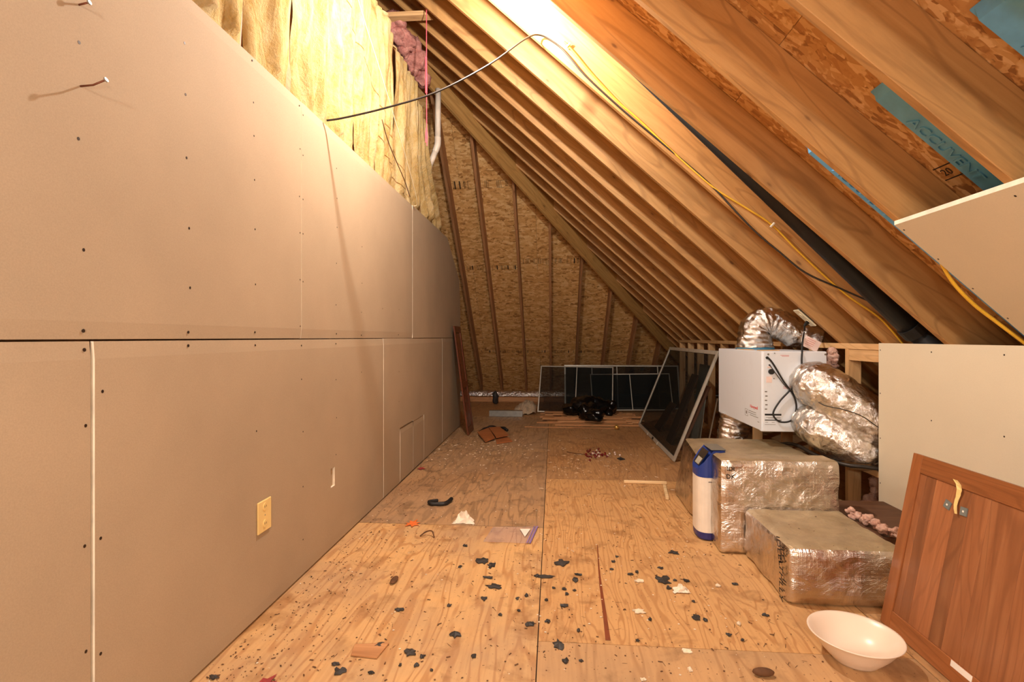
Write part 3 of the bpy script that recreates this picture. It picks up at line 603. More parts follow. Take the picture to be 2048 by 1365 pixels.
text_mesh('brand_lettering', 'Honeywell', .034, fr((X0-.0006, Y0+.17, Z0+.155), (0, -1, 0), (0, 0, 1)), 'redink', t, .0005)
for dz, a, b_ in ((.115, .18, .32), (.10, .18, .33), (.085, .14, .30), (.055, .12, .15)): MB().box(X0-.0008, X0, Y0+.05+a-.1, Y0+.05+b_-.1, Z0+dz, Z0+dz+.0035).build('print_line', M['greyink'], t)
for (a, b_, c_, e_) in ((.29, .35, .12, .122), (.29, .35, .07, .072), (.29, .292, .07, .122), (.348, .35, .07, .122), (.31, .33, .085, .108)): MB().box(X0-.0008, X0, Y0+a, Y0+b_, Z0+c_, Z0+e_).build('pictogram_line', M['greyink'], t)
MB().lathe([(.15, 0), (.15, .014), (.138, .016)], (1.70, 4.50, Z1+.0005), 26).build('blue_gasket', M['bluegasket'], t)
MB().box(1.56, 1.70, 4.02, 4.09, Z1, Z1+.006).build('adhesive_strip', M['stud'], t); MB().box(1.545, 1.60, 4.25, 4.48, Z1, Z1+.005).build('adhesive_strip', M['stud'], t)
# flexible foil ducts
def flexduct(name, pts, r, label, rings=30, amp=.05, k_=10, taper=None, seed=0):
    P = smoothpath(pts, k_)
    def rf(u, a):
        q = V((math.cos(a)*1.6+seed, math.sin(a)*1.6, u*5))
        rr = r*(1 + amp*math.sin(u*rings*6.283)*.25 + amp*1.1*noise.noise(q*1.1) + amp*.9*abs(noise.noise(q*3.3)) + amp*.5*noise.noise(q*7))
        return rr*(taper(u) if taper else 1)
    return tag(MB().tube(P, r, 40, rf=rf).build(name, M['flex'], smooth=True), label, 'duct', 'foil flexible ducts')
flexduct('flexible_duct', [(1.70, 4.50, 1.163), (1.70, 4.50, 1.24), (1.72, 4.50, 1.335), (1.80, 4.49, 1.375), (1.90, 4.47, 1.345), (2.02, 4.45, 1.275), (2.18, 4.43, 1.23)], .125, 'silver elbow duct rising from the top of the white box', 14, .10, 12, lambda u: 1.10-.08*min(1, u*6) - .22*max(0, u-.45)/.55, 1)
flexduct('flexible_duct', [(1.835, 3.846, .925), (1.84, 3.79, .925), (1.885, 3.71, .885), (1.98, 3.63, .79), (2.10, 3.575, .68), (2.30, 3.565, .58)], .150, 'upper fat silver duct leaving the front of the white box', 9, .055, 14, lambda u: (.93+.12*min(1, u*4)), 5)
flexduct('flexible_duct', [(1.83, 3.846, .645), (1.835, 3.78, .640), (1.86, 3.69, .605), (1.93, 3.60, .55), (2.03, 3.555, .505), (2.20, 3.56, .47)], .130, 'lower fat silver duct beneath the other on the box front', 8, .06, 14, lambda u: (.95+.12*min(1, u*4)) - .5*max(0, u-.62), 9)
flexduct('flexible_duct', [(1.62, 4.72, .566), (1.615, 4.72, .50), (1.60, 4.73, .40), (1.60, 4.75, .25), (1.60, 4.76, .08)], .125, 'silver duct dropping from under the far end of the white box', 12, .13, 10, None, 13)
# power cord, outlet plate on the rafter
t = thing('rafter_outlet', (1.88, 4.05, 1.39), 'almond outlet plate fixed under a rafter above the white box', 'outlet')
def RP(x, y, d): return V((x, y, rz(x)-d/CS))
MB().obox(RP(1.815, 3.99, .010), RP(1.945, 3.99, .010)-RP(1.815, 3.99, .010), (0, .075, 0), fz*.010).build('cover_plate', M['almond'], t, bevel=.002)
MB().obox(RP(1.83, 4.0, -.001), RP(1.93, 4.0, -.001)-RP(1.83, 4.0, -.001), (0, .055, 0), fz*.055).build('junction_box', M['greyp'], t)
for x in (1.855, 1.905): c = RP(x, 4.027, .010); MB().tube([c, c-fz*.003], .017, 14).build('socket', M['almond'], t)
t = thing('power_cord', (1.86, 3.9, 1.2), 'black power cord looping down from the rafter outlet to the box', 'cord')
c = RP(1.905, 4.027, .013); PL = c - fz*.04 - V((.01, .03, 0))
MB().tube([c, c-fz*.022, PL], .014, 10, rf=lambda u, a: .016-.007*u).build('plug', M['black'], t, smooth=True)
cord = smoothpath([PL, (1.84, 3.94, 1.295), (1.80, 3.88, 1.22), (1.775, 3.84, 1.10), (1.765, 3.83, 1.0), (1.70, 3.83, .885), (1.62, 3.832, .79), (1.575, 3.832, .70), (1.62, 3.832, .645), (1.70, 3.832, .655), (1.735, 3.832, .74), (1.715, 3.832, .835), (1.65, 3.833, .93), (1.575, 3.835, 1.06), (1.545, 3.84, 1.10)], 7)
MB().tube(cord, .0062, 8).build('cable', M['black'], t, smooth=True)
tg = MB().obox((1.838, 3.905, 1.262), (.105, .0, -.050), (.001, .001, 0), (-.036, 0, -.070)).build('warning_tag', M['pinklabel'], t)
for i in range(4): MB().obox(V((1.848, 3.9035, 1.242)) + V((-.0068, 0, -.0125))*i, (.055, 0, -.026), (0, .0008, 0), (0, 0, .002)).build('print_line', M['redink'], tg)
MB().tube([(1.838, 3.935, 1.288), (1.80, 3.885, 1.218)], .0085, 8).build('tag_collar', M['paper'], t)
thin = smoothpath([(1.556, 3.846, 1.05), (1.60, 3.83, .98), (1.66, 3.82, .895), (1.72, 3.80, .86), (1.765, 3.70, .845), (1.79, 3.575, .80), (1.86, 3.475, .785), (1.95, 3.425, .75), (2.045, 3.408, .68), (2.2, 3.405, .61)], 6)
tag(MB().tube(thin, .0032, 6).build('control_wire', M['cableblk'], smooth=True), 'thin dark wire lying over the upper fat silver duct', 'wire')
# ---- foil wrapped rectangular ductwork on the floor
def fw(q): return q
t = thing('wrapped_duct', (1.355, 2.77, 0), 'low foil-wrapped duct block at the front, beside the bowl', 'duct', 'foil-wrapped duct blocks')
softbox(1.09, 1.62, 2.49, 3.048, 0, .272, .032, .024, .0075, 8).build('foil_wrap', [M['foil'], M['dust']], t, smooth=True)
text_mesh('printed_lettering', 'IDEEL', .055, fr((1.0815, 2.565, .225), (0, -.25, -1), (0, -1, .2)), 'ink', t, .0005); text_mesh('printed_lettering', '52', .055, fr((1.0815, 2.535, .235), (0, -.1, -1), (0, -1, .1)), 'ink', t, .0005)
text_mesh('printed_lettering', 'ATHLLY', .06, fr((1.0815, 2.545, .10), (0, 0, -1), (0, -1, 0)), 'ink', t, .0005)
t = thing('wrapped_duct', (1.29, 3.14, 0), 'taller foil-wrapped duct block in the middle, touching the blue-topped appliance', 'duct', 'foil-wrapped duct blocks')
softbox(.962, 1.625, 3.06, 3.235, 0, .545, .026, .024, .007, 8).build('foil_wrap', [M['foil'], M['dust']], t, smooth=True)
for i, tx in enumerate(('IDI', 'DK')): text_mesh('printed_lettering', tx, .036, fr((1.02, 3.0535, .49-.045*i), (1, 0, 0), (0, 0, 1)), 'ink', t, .0005)
softbox(1.10, 1.60, 3.2, 3.455, 0, .43, .026, .03, .007, 8).build('neck_wrap', [M['foil'], M['dust']], t, smooth=True)
def flare(q):
    f = q.z/.45; return V((q.x + .09*f*max(0, 1-(q.x-.95)/.3)*max(0, (q.y-3.5)/.7), q.y, q.z))
t = thing('wrapped_duct', (1.35, 3.86, 0), 'wide dusty foil-wrapped duct block at the back, under the white box', 'duct', 'foil-wrapped duct blocks')
softbox(.955, 1.75, 3.47, 4.20, 0, .452, .04, .026, .008, 7, warp=flare).build('foil_wrap', [M['foil'], M['dust']], t, smooth=True)
tag(MB().tube(smoothpath([(1.50, 4.30, .30), (1.74, 4.0, .455), (1.80, 3.70, .44), (1.88, 3.50, .425), (1.98, 3.44, .425), (2.12, 3.42, .41)]), .013, 8).build('drain_tube', M['cableblk'], smooth=True), 'dark grey tube lying below the lower fat duct', 'tube')
# ---- white and blue appliance
t = thing('appliance', (.975, 3.33, 0), 'slim white appliance with blue top standing beside the foil duct', 'appliance')
AX, AY = .978, 3.335
def rr_poly(z, r=.088, dx=0):
    out = []
    for i in range(28):
        a = 2*math.pi*i/28; ca, sa = math.cos(a), math.sin(a); e = .62
        out.append((AX + dx + math.copysign(abs(ca)**e, ca)*r, AY + math.copysign(abs(sa)**e, sa)*(r+.012), z))
    return out
def loft(rings, nm, m):
    b = MB(); n = len(rings[0])
    for r in rings: b.v += [V(p) for p in r]
    for i in range(len(rings)-1):
        for j in range(n): k2 = (j+1) % n; b.f.append((i*n+j, i*n+k2, (i+1)*n+k2, (i+1)*n+j)); b.m.append(0)
    b.f.append(tuple(range(n))[::-1]); b.f.append(tuple((len(rings)-1)*n+j for j in range(n))); b.m += [0, 0]
    return b.build(nm, M[m], t)
loft([rr_poly(.004, .078), rr_poly(.012, .084), rr_poly(.05, .087)], 'base_band', 'navy'); loft([rr_poly(.05, .088), rr_poly(.388, .088)], 'body', 'white')
def slant(z0_, r=.089):   # head: cut by a plane rising away from the front-left
    lo = rr_poly(.388, r); hi = []
    for p in lo: hi.append((p[0], p[1], min(.553, .43 + 1.55*max(0, (p[0]-(AX-.089))) )))
    return [lo, hi]
hd = loft(slant(0), 'head', 'blue')
ZD = lambda x: .43 + 1.55*(x-(AX-.089))
dn = V((-1.55, 0, 1)).normalized()
MB().hexa([V((x, y, ZD(x)))+dn*h for h in (.0015, .004) for x, y in ((AX-.074, AY-.058), (AX-.016, AY-.066), (AX-.016, AY+.066), (AX-.074, AY+.058))]).build('display_window', M['lens'], t)
MB().hexa([V((x, y, ZD(x)))+dn*h for h in (.004, .006) for x, y in ((AX-.072, AY-.045), (AX-.048, AY-.05), (AX-.048, AY+.03), (AX-.072, AY+.03))]).build('pale_panel', M['paleglass'], hd)
MB().box(AX-.010, AX+.080, AY-.085, AY+.085, .5535, .562).build('top_lid', M['greyp'], t, bevel=.004); MB().box(AX-.03, AX+.0, AY-.1005, AY-.0995, .36, .366).build('name_mark', M['greyink'], t)
# ---- bowl
t = thing('bowl', (1.165, 2.10, 0), 'large white bowl on the floor in front of the wood panel', 'bowl')
BS = .80
prof = [(.0, .012), (.07, .012), (.085, .0), (.098, .0), (.105, .010), (.125, .030), (.155, .065), (.182, .105), (.198, .122), (.203, .126), (.201, .130), (.192, .126), (.174, .108), (.146, .068), (.112, .034), (.07, .022), (.0, .020)]
MB().lathe([(a*BS, z*BS) for a, z in prof], (1.168, 2.10, 0), 56).build('basin', M['bowl'], t, smooth=True)
MB().ball((1.19, 2.03, .028), (.004, .005, .003), 7, 5).build('dirt_speck', M['twig'], t)
# ---- big wood panel leaning at right
t = thing('cherry_board', (1.5, 1.75, 0), 'large cherry wood cabinet panel leaning at the right edge', 'panel')
pb_, pt_ = V((1.432, 0, .004)), V((1.572, 0, .745)); pu = (pt_-pb_); PHT = pu.length; pu = pu.normalized(); pn = V((-pu.z, 0, pu.x))
YA, YB = 2.385, .95
def PP(y, h, d=0): return V((pb_.x, y, pb_.z)) + pu*h + pn*d
def slab(y0, y1, h0, h1, d0, d1, nm, m, par=t, bev=.0015):
    return MB().hexa([PP(y0, h0, d0), PP(y1, h0, d0), PP(y1, h1, d0), PP(y0, h1, d0), PP(y0, h0, d1), PP(y1, h0, d1), PP(y1, h1, d1), PP(y0, h1, d1)]).build(nm, M[m], par, frame=fr(PP(y0, h0), pu, (0, 1, 0)) if (h1-h0) > abs(y1-y0) else fr(PP(y0, h0), (0, 1, 0), pu), bevel=bev)
slab(YA, YA-.058, 0, PHT, -.02, 0, 'stile', 'cherryfr'); slab(YB+.058, YB, 0, PHT, -.02, 0, 'stile', 'cherryfr'); slab(YA-.0585, YB+.0585, PHT-.075, PHT, -.02, 0, 'rail', 'cherryfr'); slab(YA-.0585, YB+.0585, 0, .075, -.02, 0, 'rail', 'cherryfr')
yy = YA-.0587
for w_ in (.035, .055, .115, .065, .085, .15, .12, .09, .13, .11, .12, .09, .13, .13):
    y1 = max(yy-w_, YB+.0587)
    if yy-y1 < .01: break
    slab(yy-.0003, y1+.0003, .0752, PHT-.0752, -.016, -.006, 'stave', 'cherry', bev=.0006); yy = y1
def pad(y, h, a, m='greypad'):
    ca, sa = math.cos(a)*.0155, math.sin(a)*.0155; cs_ = [(ca-sa, sa+ca), (-ca-sa, -sa+ca), (-ca+sa, -sa-ca), (ca+sa, sa-ca)]
    o = MB().hexa([PP(y+p, h+q, d) for d in (-.0058, -.002) for p, q in cs_]).build('felt_pad', M[m], t); MB().hexa([PP(y+p*.22, h+q*.22, d) for d in (-.002, -.0008) for p, q in cs_]).build('glue_spot', M['paper'], o)
pad(2.155, .598, .25); pad(2.075, .598, -.06)
tp = [(2.135, .703, .018), (2.112, .690, .014), (2.103, .672, .013), (2.107, .652, .014), (2.113, .628, .012), (2.112, .610, .014), (2.108, .594, .013), (2.098, .580, .004)]
b = MB()
for i in range(len(tp)-1):
    a, c = tp[i], tp[i+1]; b.hexa([PP(a[0]+a[2]*.62, a[1], .001), PP(a[0]-a[2]*.62, a[1], .001), PP(c[0]-c[2]*.62, c[1], .001), PP(c[0]+c[2]*.62, c[1], .001), PP(a[0]+a[2]*.62, a[1], .003+.006*math.sin(i)), PP(a[0]-a[2]*.62, a[1], .003+.005*math.sin(i+1)), PP(c[0]-c[2]*.62, c[1], .003+.005*math.sin(i+2)), PP(c[0]+c[2]*.62, c[1], .003+.006*math.sin(i+1))])
b.build('tape_strip', M['tape'], t); slab(1.995, 1.90, .052, .074, .0003, .0012, 'paper_label', 'paper', bev=0)
# ---- window screens
def screen(name, P00, U, Wv, label, fw_, fm, mm, mull=(), th=.012, group='window screens'):
    """P00 lower corner, U along the bottom edge, Wv up the leaning side"""
    P0 = V(P00); U = V(U); Wv = V(Wv); lu, lw_ = U.length, Wv.length; u, w_ = U.normalized(), Wv.normalized(); n = u.cross(w_).normalized()
    t = thing(name, P0 + U/2, label, 'window screen', group)
    def bb(a0, a1, b0, b1, nm, m, d0=-th/2, d1=th/2, bev=.002): return MB().obox(P0 + u*a0 + w_*b0 + n*d0, u*(a1-a0), w_*(b1-b0), n*(d1-d0)).build(nm, M[m], t, bevel=bev)
    bb(0, fw_, 0, lw_, 'frame_side', fm); bb(lu-fw_, lu, 0, lw_, 'frame_side', fm); bb(fw_, lu-fw_, 0, fw_, 'frame_rail', fm); bb(fw_, lu-fw_, lw_-fw_, lw_, 'frame_rail', fm)
    for f, w2 in mull: bb(lu*f-w2/2, lu*f+w2/2, fw_, lw_-fw_, 'crossbar', fm, -th/2, th/2)
    b = MB().add([P0 + u*fw_ + w_*fw_, P0 + u*(lu-fw_) + w_*fw_, P0 + u*(lu-fw_) + w_*(lw_-fw_), P0 + u*fw_ + w_*(lw_-fw_)], [(0, 1, 2, 3)]); b.build('mesh_cloth', M[mm], t)
    return t, bb
t, bb = screen('window_screen', (1.205, 5.26, .006), (0, 2.13, 0), (.44, 0, 1.105), 'large grey framed screen leaning in front of the knee wall studs', .042, 'alu', 'mesh', th=.022)
bb(1.05, 1.12, .005, .035, 'latch', 'black', -.014, .014); bb(.80, .83, -.004, .03, 'clip', 'alu', -.016, .016); bb(1.4, 1.43, -.004, .03, 'clip', 'alu', -.016, .016)
screen('window_screen', (-.255, 8.42, .03), (1.225, .05, -.02), (.05, .36, .735), 'left of the far screens, narrow frame with one crossbar', .018, 'alu', 'mesh', [(.5, .014)])
t, bb = screen('window_screen', (.20, 9.02, .01), (1.99, 0, .0), (0, .22, .745), 'long screen standing rearmost against the end slope', .026, 'alu', 'mesh2', [(.245, .014), (.465, .014), (.82, .02)]); bb(1.34, 1.40, .69, .735, 'pull_tab', 'alu', -.02, -.008)
screen('window_screen', (.66, 8.70, .02), (1.33, 0, .02), (-.03, .18, .60), 'low screen standing in front of the long rear screen', .016, 'alu', 'mesh2', [(.5, .012)])
# ---- boards behind the leaning screen
def leanboard(y, x0, x1, z1, w_, th, m, name, label, cat, tilt=0):
    t = MB().obox((x0, y, .004), (x1-x0, tilt, z1), (0, w_, 0), V((z1, 0, -(x1-x0))).normalized()*th)
    return tag(t.build(name, M[m], frame=fr((x0, y, .004), (x1-x0, tilt, z1), (0, 1, 0)), bevel=.002), label, cat)
leanboard(6.10, 1.36, 1.70, .80, .26, .02, 'board', 'brown_board', 'wide brown board leaning behind the big grey screen', 'board', .12); leanboard(5.83, 1.40, 1.74, .70, .085, .03, 'board', 'brown_board', 'narrow brown board beside the wide one behind the screen', 'board', .10)
leanboard(6.10, 1.68, 1.80, .92, .40, .012, 'grey_panel', 'grey_panel', 'grey panel standing behind the brown boards', 'panel'); leanboard(6.95, 1.40, 1.62, .36, .34, .015, 'board', 'wood_offcut', 'small brown offcut at the lower left behind the big screen', 'board')
tag(MB().bar((1.62, 5.62, .004), (1.74, 5.62, .60), .012, .012, (0, 1, 0)).build('white_rod', M['alu']), 'thin pale rod behind the screen edge near the duct', 'rod')
# ---- dark cabinet door on the left
t = thing('cabinet_door', (-1.1, 6.69, 0), 'tall narrow dark cherry cabinet door leaning on the left wall', 'cabinet door')
db, dt_ = V((-1.085, 0, .004)), V((-1.270, 0, 1.392)); du = dt_-db; DH = du.length; du = du.normalized(); dn_ = V((du.z, 0, -du.x))
DP = lambda y, h, d=0: V((db.x, y, db.z)) + du*h + dn_*d
def dsl(y0, y1, h0, h1, d0, d1, nm, m='mahog', bev=.003): return MB().hexa([DP(y0, h0, d0), DP(y1, h0, d0), DP(y1, h1, d0), DP(y0, h1, d0), DP(y0, h0, d1), DP(y1, h0, d1), DP(y1, h1, d1), DP(y0, h1, d1)]).build(nm, M[m], t, frame=fr(DP(y0, h0), du, (0, 1, 0)) if (h1-h0) > .2 else fr(DP(y0, h0), (0, 1, 0), du), bevel=bev)
dsl(6.47, 6.54, 0, DH, 0, .02, 'stile'); dsl(6.83, 6.90, 0, DH, 0, .02, 'stile'); dsl(6.5405, 6.8295, 0, .085, 0, .02, 'rail'); dsl(6.5405, 6.8295, DH-.085, DH, 0, .02, 'rail'); dsl(6.5405, 6.8295, .60, .67, 0, .02, 'rail')
dsl(6.541, 6.829, .086, .599, .003, .012, 'panel'); dsl(6.541, 6.829, .671, DH-.086, .003, .012, 'panel')
for h0, h1 in ((.125, .56), (.71, DH-.125)): dsl(6.585, 6.785, h0, h1, .0121, .017, 'raised_field', bev=.006)
# ---- pile of flooring strips
rk = random.Random(12); PK = []
for lay, (n, ya, yb) in enumerate(((13, 7.33, 8.40), (9, 7.52, 8.34), (6, 7.72, 8.28))):
    for i in range(n):
        y = ya + (yb-ya)*i/(n-1); PK.append((rk.uniform(-.24, .32) + .02*lay, y, rk.uniform(1.02, 1.34), y + .022, .0105 + .0203*lay))
ORD = ['nearest', 'second nearest', 'third nearest', 'fourth nearest', 'fifth nearest', 'sixth nearest', 'seventh nearest', 'eighth nearest', 'ninth nearest', 'tenth nearest', 'eleventh nearest', 'twelfth nearest', 'thirteenth nearest'] + [w_ + ' nearest' for w_ in 'fourteenth fifteenth sixteenth seventeenth eighteenth nineteenth twentieth twenty-first twenty-second twenty-third twenty-fourth twenty-fifth twenty-sixth twenty-seventh twenty-eighth twenty-ninth thirtieth'.split()]
cnt = {}
for a, ya, c, yb, z in PK:
    lay = ['bottom', 'middle', 'top'][round((z-.0105)/.0203)]; k_ = cnt.get(lay, 0); cnt[lay] = k_+1
    tag(MB().bar((a, ya, z), (c, yb, z), .072, .019).build('oak_strip', M['strip'], frame=fr((a, ya, z), (c-a, yb-ya, 0), (0, 1, 0)), bevel=.002), f'{ORD[k_]} flooring strip in the {lay} layer of the pile under the black bag', 'wood strip', 'flooring strips piled by the end slope')
tag(MB().bar((-.39, 7.131, .008), (.836, 7.09, .008), .022, .013).build('wood_strip', M['strip'], bevel=.002), 'long thin strip lying alone in front of the strip pile', 'wood strip')
tag(MB().ball((.856, 7.05, .033), .033, 18, 12).build('brass_ball', M['brass'], smooth=True), 'small brass coloured ball on the floor by the strip pile', 'ball')
# ---- black bag
ZB = .0625
def crumple(amp, sc):
    return lambda q, d_: (lambda w2: V((w2.x, w2.y, max(w2.z, ZB))))(q + d_*amp*(abs(nz(q, sc))*1.8 - .5 + .5*nz(q, sc*2.7) + .4*abs(nz(q, sc*5))))
ZB = .0625
b = MB(); cf = crumple(.05, 8)
for c, r in (((.47, 7.85, .21), (.20, .16, .14)), ((.29, 7.92, .15), (.16, .15, .11)), ((.66, 7.92, .20), (.20, .15, .13)), ((.84, 7.98, .16), (.13, .13, .12)), ((.50, 7.62, .16), (.14, .18, .12)), ((.58, 7.44, .13), (.14, .14, .08))): b.ball(c, r, 26, 18, 0, cf)
tag(b.build('black_bag', M['bag'], smooth=True), 'crumpled black plastic bag lying on the strip pile', 'bag')
# ---- items near the foot of the end slope
tag(MB().bar((-2.3, 9.95, .045), (.30, 9.98, .045), .09, .088).build('sill_beam', M['strip'], bevel=.003), 'light timber lying along the foot of the end slope', 'timber')
b = MB().grid(lambda u, v: V((-2.4+3.4*u, 10.35+.16*v, .06 + .11*math.sin(v*3.1) + .015*nz((u*25, v*3, 0)))), 60, 8); tag(b.build('foil_strip', M['flex'], smooth=True), 'silver foil strip along the foot of the end slope', 'foil')
t = thing('metal_track', (-.75, 8.0, 0), 'rusty galvanised metal channel on the floor left of the milky sheet', 'metal channel')
P = lambda u, v, w_: V((-1.0+.52*u, 8.05+.10*v, .004+.09*w_))
MB().hexa([P(0, 0, 0), P(1, 0, 0), P(1, 1, 0), P(0, 1, 0), P(0, 0, .06), P(1, 0, .06), P(1, 1, .06), P(0, 1, .06)]).build('web', M['steel'], t)
for v in (0, .95): MB().hexa([P(0, v, .06), P(1, v, .06), P(1, v+.05, .06), P(0, v+.05, .06), P(0, v, 1), P(1, v, 1), P(1, v+.05, 1), P(0, v+.05, 1)]).build('flange', M['steel'], t)
MB().hexa([P(0, .05, .9), P(1, .05, .9), P(1, .95, .9), P(0, .95, .9), P(0, .05, 1), P(1, .05, 1), P(1, .95, 1), P(0, .95, 1)]).build('lip', M['steel'], t)
b = MB().grid(lambda u, v: V((-.66+.38*u+.01*v, 8.19+.70*v+.12*u*(1-v), max(.004, .02 + .16*math.sin(u*2.6)*math.sin(v*2.7) + .05*nz((u*5, v*4, 4)) + .02*abs(nz((u*12, v*9, 1)))))), 26, 26); tag(b.build('milky_sheet', M['poly'], smooth=False), 'crumpled milky plastic sheet beside the left far screen', 'plastic sheet')
ZB = .004
tag(MB().ball((-1.07, 9.55, .13), (.06, .06, .12), 12, 9, 0, crumple(.03, 14)).build('dark_rag', M['shred'], smooth=True), 'dark rag by the timber at the end slope', 'rag')
# ---- broken reddish board pieces
def plate(pts, z, th, m, name, label, cat, group=None, dz=()):
    b = MB().prism([(p[0], p[1], z + (dz[i] if dz else 0)) for i, p in enumerate(pts)], (0, 0, th)); return tag(b.build(name, M[m], bevel=.001), label, cat, group)
plate([(-.959, 6.50), (-.796, 6.02), (-.701, 6.20), (-.849, 6.76)], .012, .014, 'shard', 'broken_board', 'left piece of the broken reddish board on the floor', 'board piece', dz=(.02, .0, .01, .03)); plate([(-.842, 6.74), (-.704, 6.80), (-.545, 6.35), (-.683, 6.18)], .030, .014, 'shard', 'broken_board', 'upper right piece of the broken reddish board', 'board piece', dz=(.02, .02, .0, .0))
plate([(-.558, 6.37), (-.482, 6.12), (-.655, 5.97), (-.69, 6.18)], .003, .013, 'shard', 'broken_board', 'lower right piece of the broken reddish board, under the others', 'board piece')
tag(MB().tube(smoothpath([(-.95, 6.66, .014), (-.90, 6.80, .03), (-.82, 6.86, .05), (-.74, 6.90, .02), (-.66, 6.84, .04), (-.60, 6.80, .012)]), .022, 9, rf=lambda u, a: .020*(1+.5*nz((u*9, a, 0)))).build('black_rag', M['black'], smooth=True), 'black crumpled strip behind the broken reddish board', 'rag')
# ---- beads
t = thing('bead_cluster', (.45, 5.5, 0), 'heap of dark red beads on the floor', 'beads')
rb = random.Random(5)
for i in range(46):
    x, y = rb.gauss(.44, .055), rb.gauss(5.50, .085); z = .0115 + (.016 if rb.random() < .35 and abs(x-.44) < .06 else 0)
    if i < 38: MB().ball((x, y, z), .0115, 8, 6).build('bead', M['bead' if rb.random() < .86 else 'beadp'], t, smooth=True)
for i, (x, y) in enumerate(((.57, 5.45), (.70, 5.48), (.655, 5.51), (.60, 5.54), (.66, 5.60))): tag(MB().ball((x, y, .0115), .0115, 8, 6).build('loose_bead', M['beadp'], smooth=True), f'{ORD[i]} loose pale bead right of the red bead heap', 'bead', 'loose pale beads')
tag(MB().tube(smoothpath([(.15, 5.62, .006), (.24, 5.54, .008), (.34, 5.50, .008)]), .004, 6).build('bead_wire', M['twig']), 'thin brown wire left of the bead heap', 'wire'); plate([(.655, 5.36), (.70, 5.42), (.735, 5.33), (.68, 5.29)], .001, .006, 'shred', 'dark_chip', 'dark chip to the right of the bead heap', 'scrap')
# ---- sticks, tissue, bag
tag(MB().bar((.605, 4.475, .013), (.963, 4.462, .013), .024, .024).build('wooden_stick', M['dowel'], bevel=.004), 'pale stick lying crosswise near the foil duct', 'stick'); tag(MB().bar((.924, 4.375, .013), (.874, 4.03, .013), .026, .024).build('wooden_stick', M['dowel'], bevel=.004), 'short pale stick pointing at the camera by the foil duct', 'stick')
def tissue(c, w_, d_, h, sd, label):
    b = MB().grid(lambda u, v: V((c[0]+(u-.5)*w_*(1-.35*v) + .02*nz((u*4, v*4, sd)), c[1]+(v-.5)*d_ + .02*nz((u*5, v*3, sd+4)), .003 + h*max(0, math.sin(u*3.14)*math.sin(v*3.14))*(.55+.9*abs(nz((u*6, v*5, sd+2)))))), 16, 16); return tag(b.build('tissue', M['tissue']), label, 'tissue')
tissue((-.60, 3.455), .16, .10, .075, 3, 'crumpled white tissue on the weathered board seam at left'); tissue((.628, 2.594), .085, .05, .030, 8, 'small white tissue beside a black scrap near the centre')
t = thing('zip_bag', (-.26, 3.24, 0), 'clear zip bag lying flat on the floor', 'bag')
zb = [V((-.392, 3.363, .0035)), V((-.098, 3.387, .0035)), V((-.135, 3.108, .0035)), V((-.424, 3.113, .0035))]
MB().grid(lambda u, v: zb[3].lerp(zb[2], u).lerp(zb[0].lerp(zb[1], u), v) + V((0, 0, .006*abs(nz((u*6, v*5, 2))))), 14, 12).build('film', M['zip'], t, smooth=True)
MB().bar(zb[1]+V((-.004, 0, .004)), zb[2]+V((-.004, 0, .004)), .010, .004).build('seal', M['zipseal'], t); MB().bar(zb[1]+V((-.022, 0, .004)), zb[2]+V((-.022, 0, .004)), .006, .003).build('seal', M['zipseal'], t)
MB().prism([(-.213, 3.323, .010), (-.174, 3.192, .010), (-.145, 3.328, .010)], (0, 0, .001)).build('paper_triangle', M['paper'], t)
tag(MB().tube(smoothpath([(-.869, 3.837, .012), (-.919, 3.80, .016), (-.905, 3.765, .014), (-.85, 3.765, .012), (-.802, 3.775, .012), (-.783, 3.814, .014), (-.77, 3.868, .02)]), .015, 9, rf=lambda u, a: .0155*(1+.35*nz((u*9, a, 3)))).build('black_rubber_scrap', M['black'], smooth=True), 'curled black rubber scrap on the weathered board', 'scrap')
def leaf(c, r, m, name, label, sd):
    rr = random.Random(sd); n = 14; b = MB(); pts = []
    for i in range(n):
        a = 2*math.pi*i/n; q = r*(1.0 if i % 2 else .55)*rr.uniform(.8, 1.2); pts.append((c[0]+q*math.cos(a), c[1]+q*math.sin(a)*1.2, .003+rr.uniform(0, .006)))
    b.add([(c[0], c[1], .008)] + pts, [(0, i+1, (i+1) % n+1) for i in range(n)]); return tag(b.build(name, M[m]), label, 'leaf' if m == 'leaf' else 'scrap')
leaf((-.935, 3.38), .055, 'leaf', 'maple_leaf', 'orange leaf on the board seam near the left wall', 4); leaf((-1.245, 4.80), .045, 'redrag', 'red_scrap', 'crumpled red scrap at the foot of the patched wall', 6); leaf((-1.03, 1.765), .05, 'redrag', 'red_scrap', 'red scrap at the bottom edge beside the left wall', 9)
tag(MB().tube(smoothpath([(-.83, 3.17, .004), (-.80, 3.20, .02), (-.76, 3.19, .03), (-.735, 3.15, .006)]), .004, 6).build('curled_twig', M['twig']), 'small curled twig left of the zip bag', 'twig')
def leafbrown(c, label): return tag(MB().ball((c[0], c[1], .008), (.018, .045, .007), 10, 6, 0, lambda q, d_: V((q.x, q.y, max(.0015, q.z)))).build('brown_leaf', M['twig'], smooth=True), label, 'leaf')
leafbrown((-.81, 2.58), 'shrivelled brown leaf on the golden board at left'); plate([(-.80, 2.03), (-.79, 1.96), (-.68, 1.95), (-.665, 2.05)], .001, .006, 'strip', 'wood_chip', 'flat wood chip with a notch near the bottom left', 'chip')
tag(MB().ball((.774, 1.968, .014), (.040, .018, .014), 12, 8, 0, crumple(.006, 30) if False else None).build('dark_stub', M['twig'], smooth=True), 'dark brown stub on the tan board at the bottom', 'scrap')
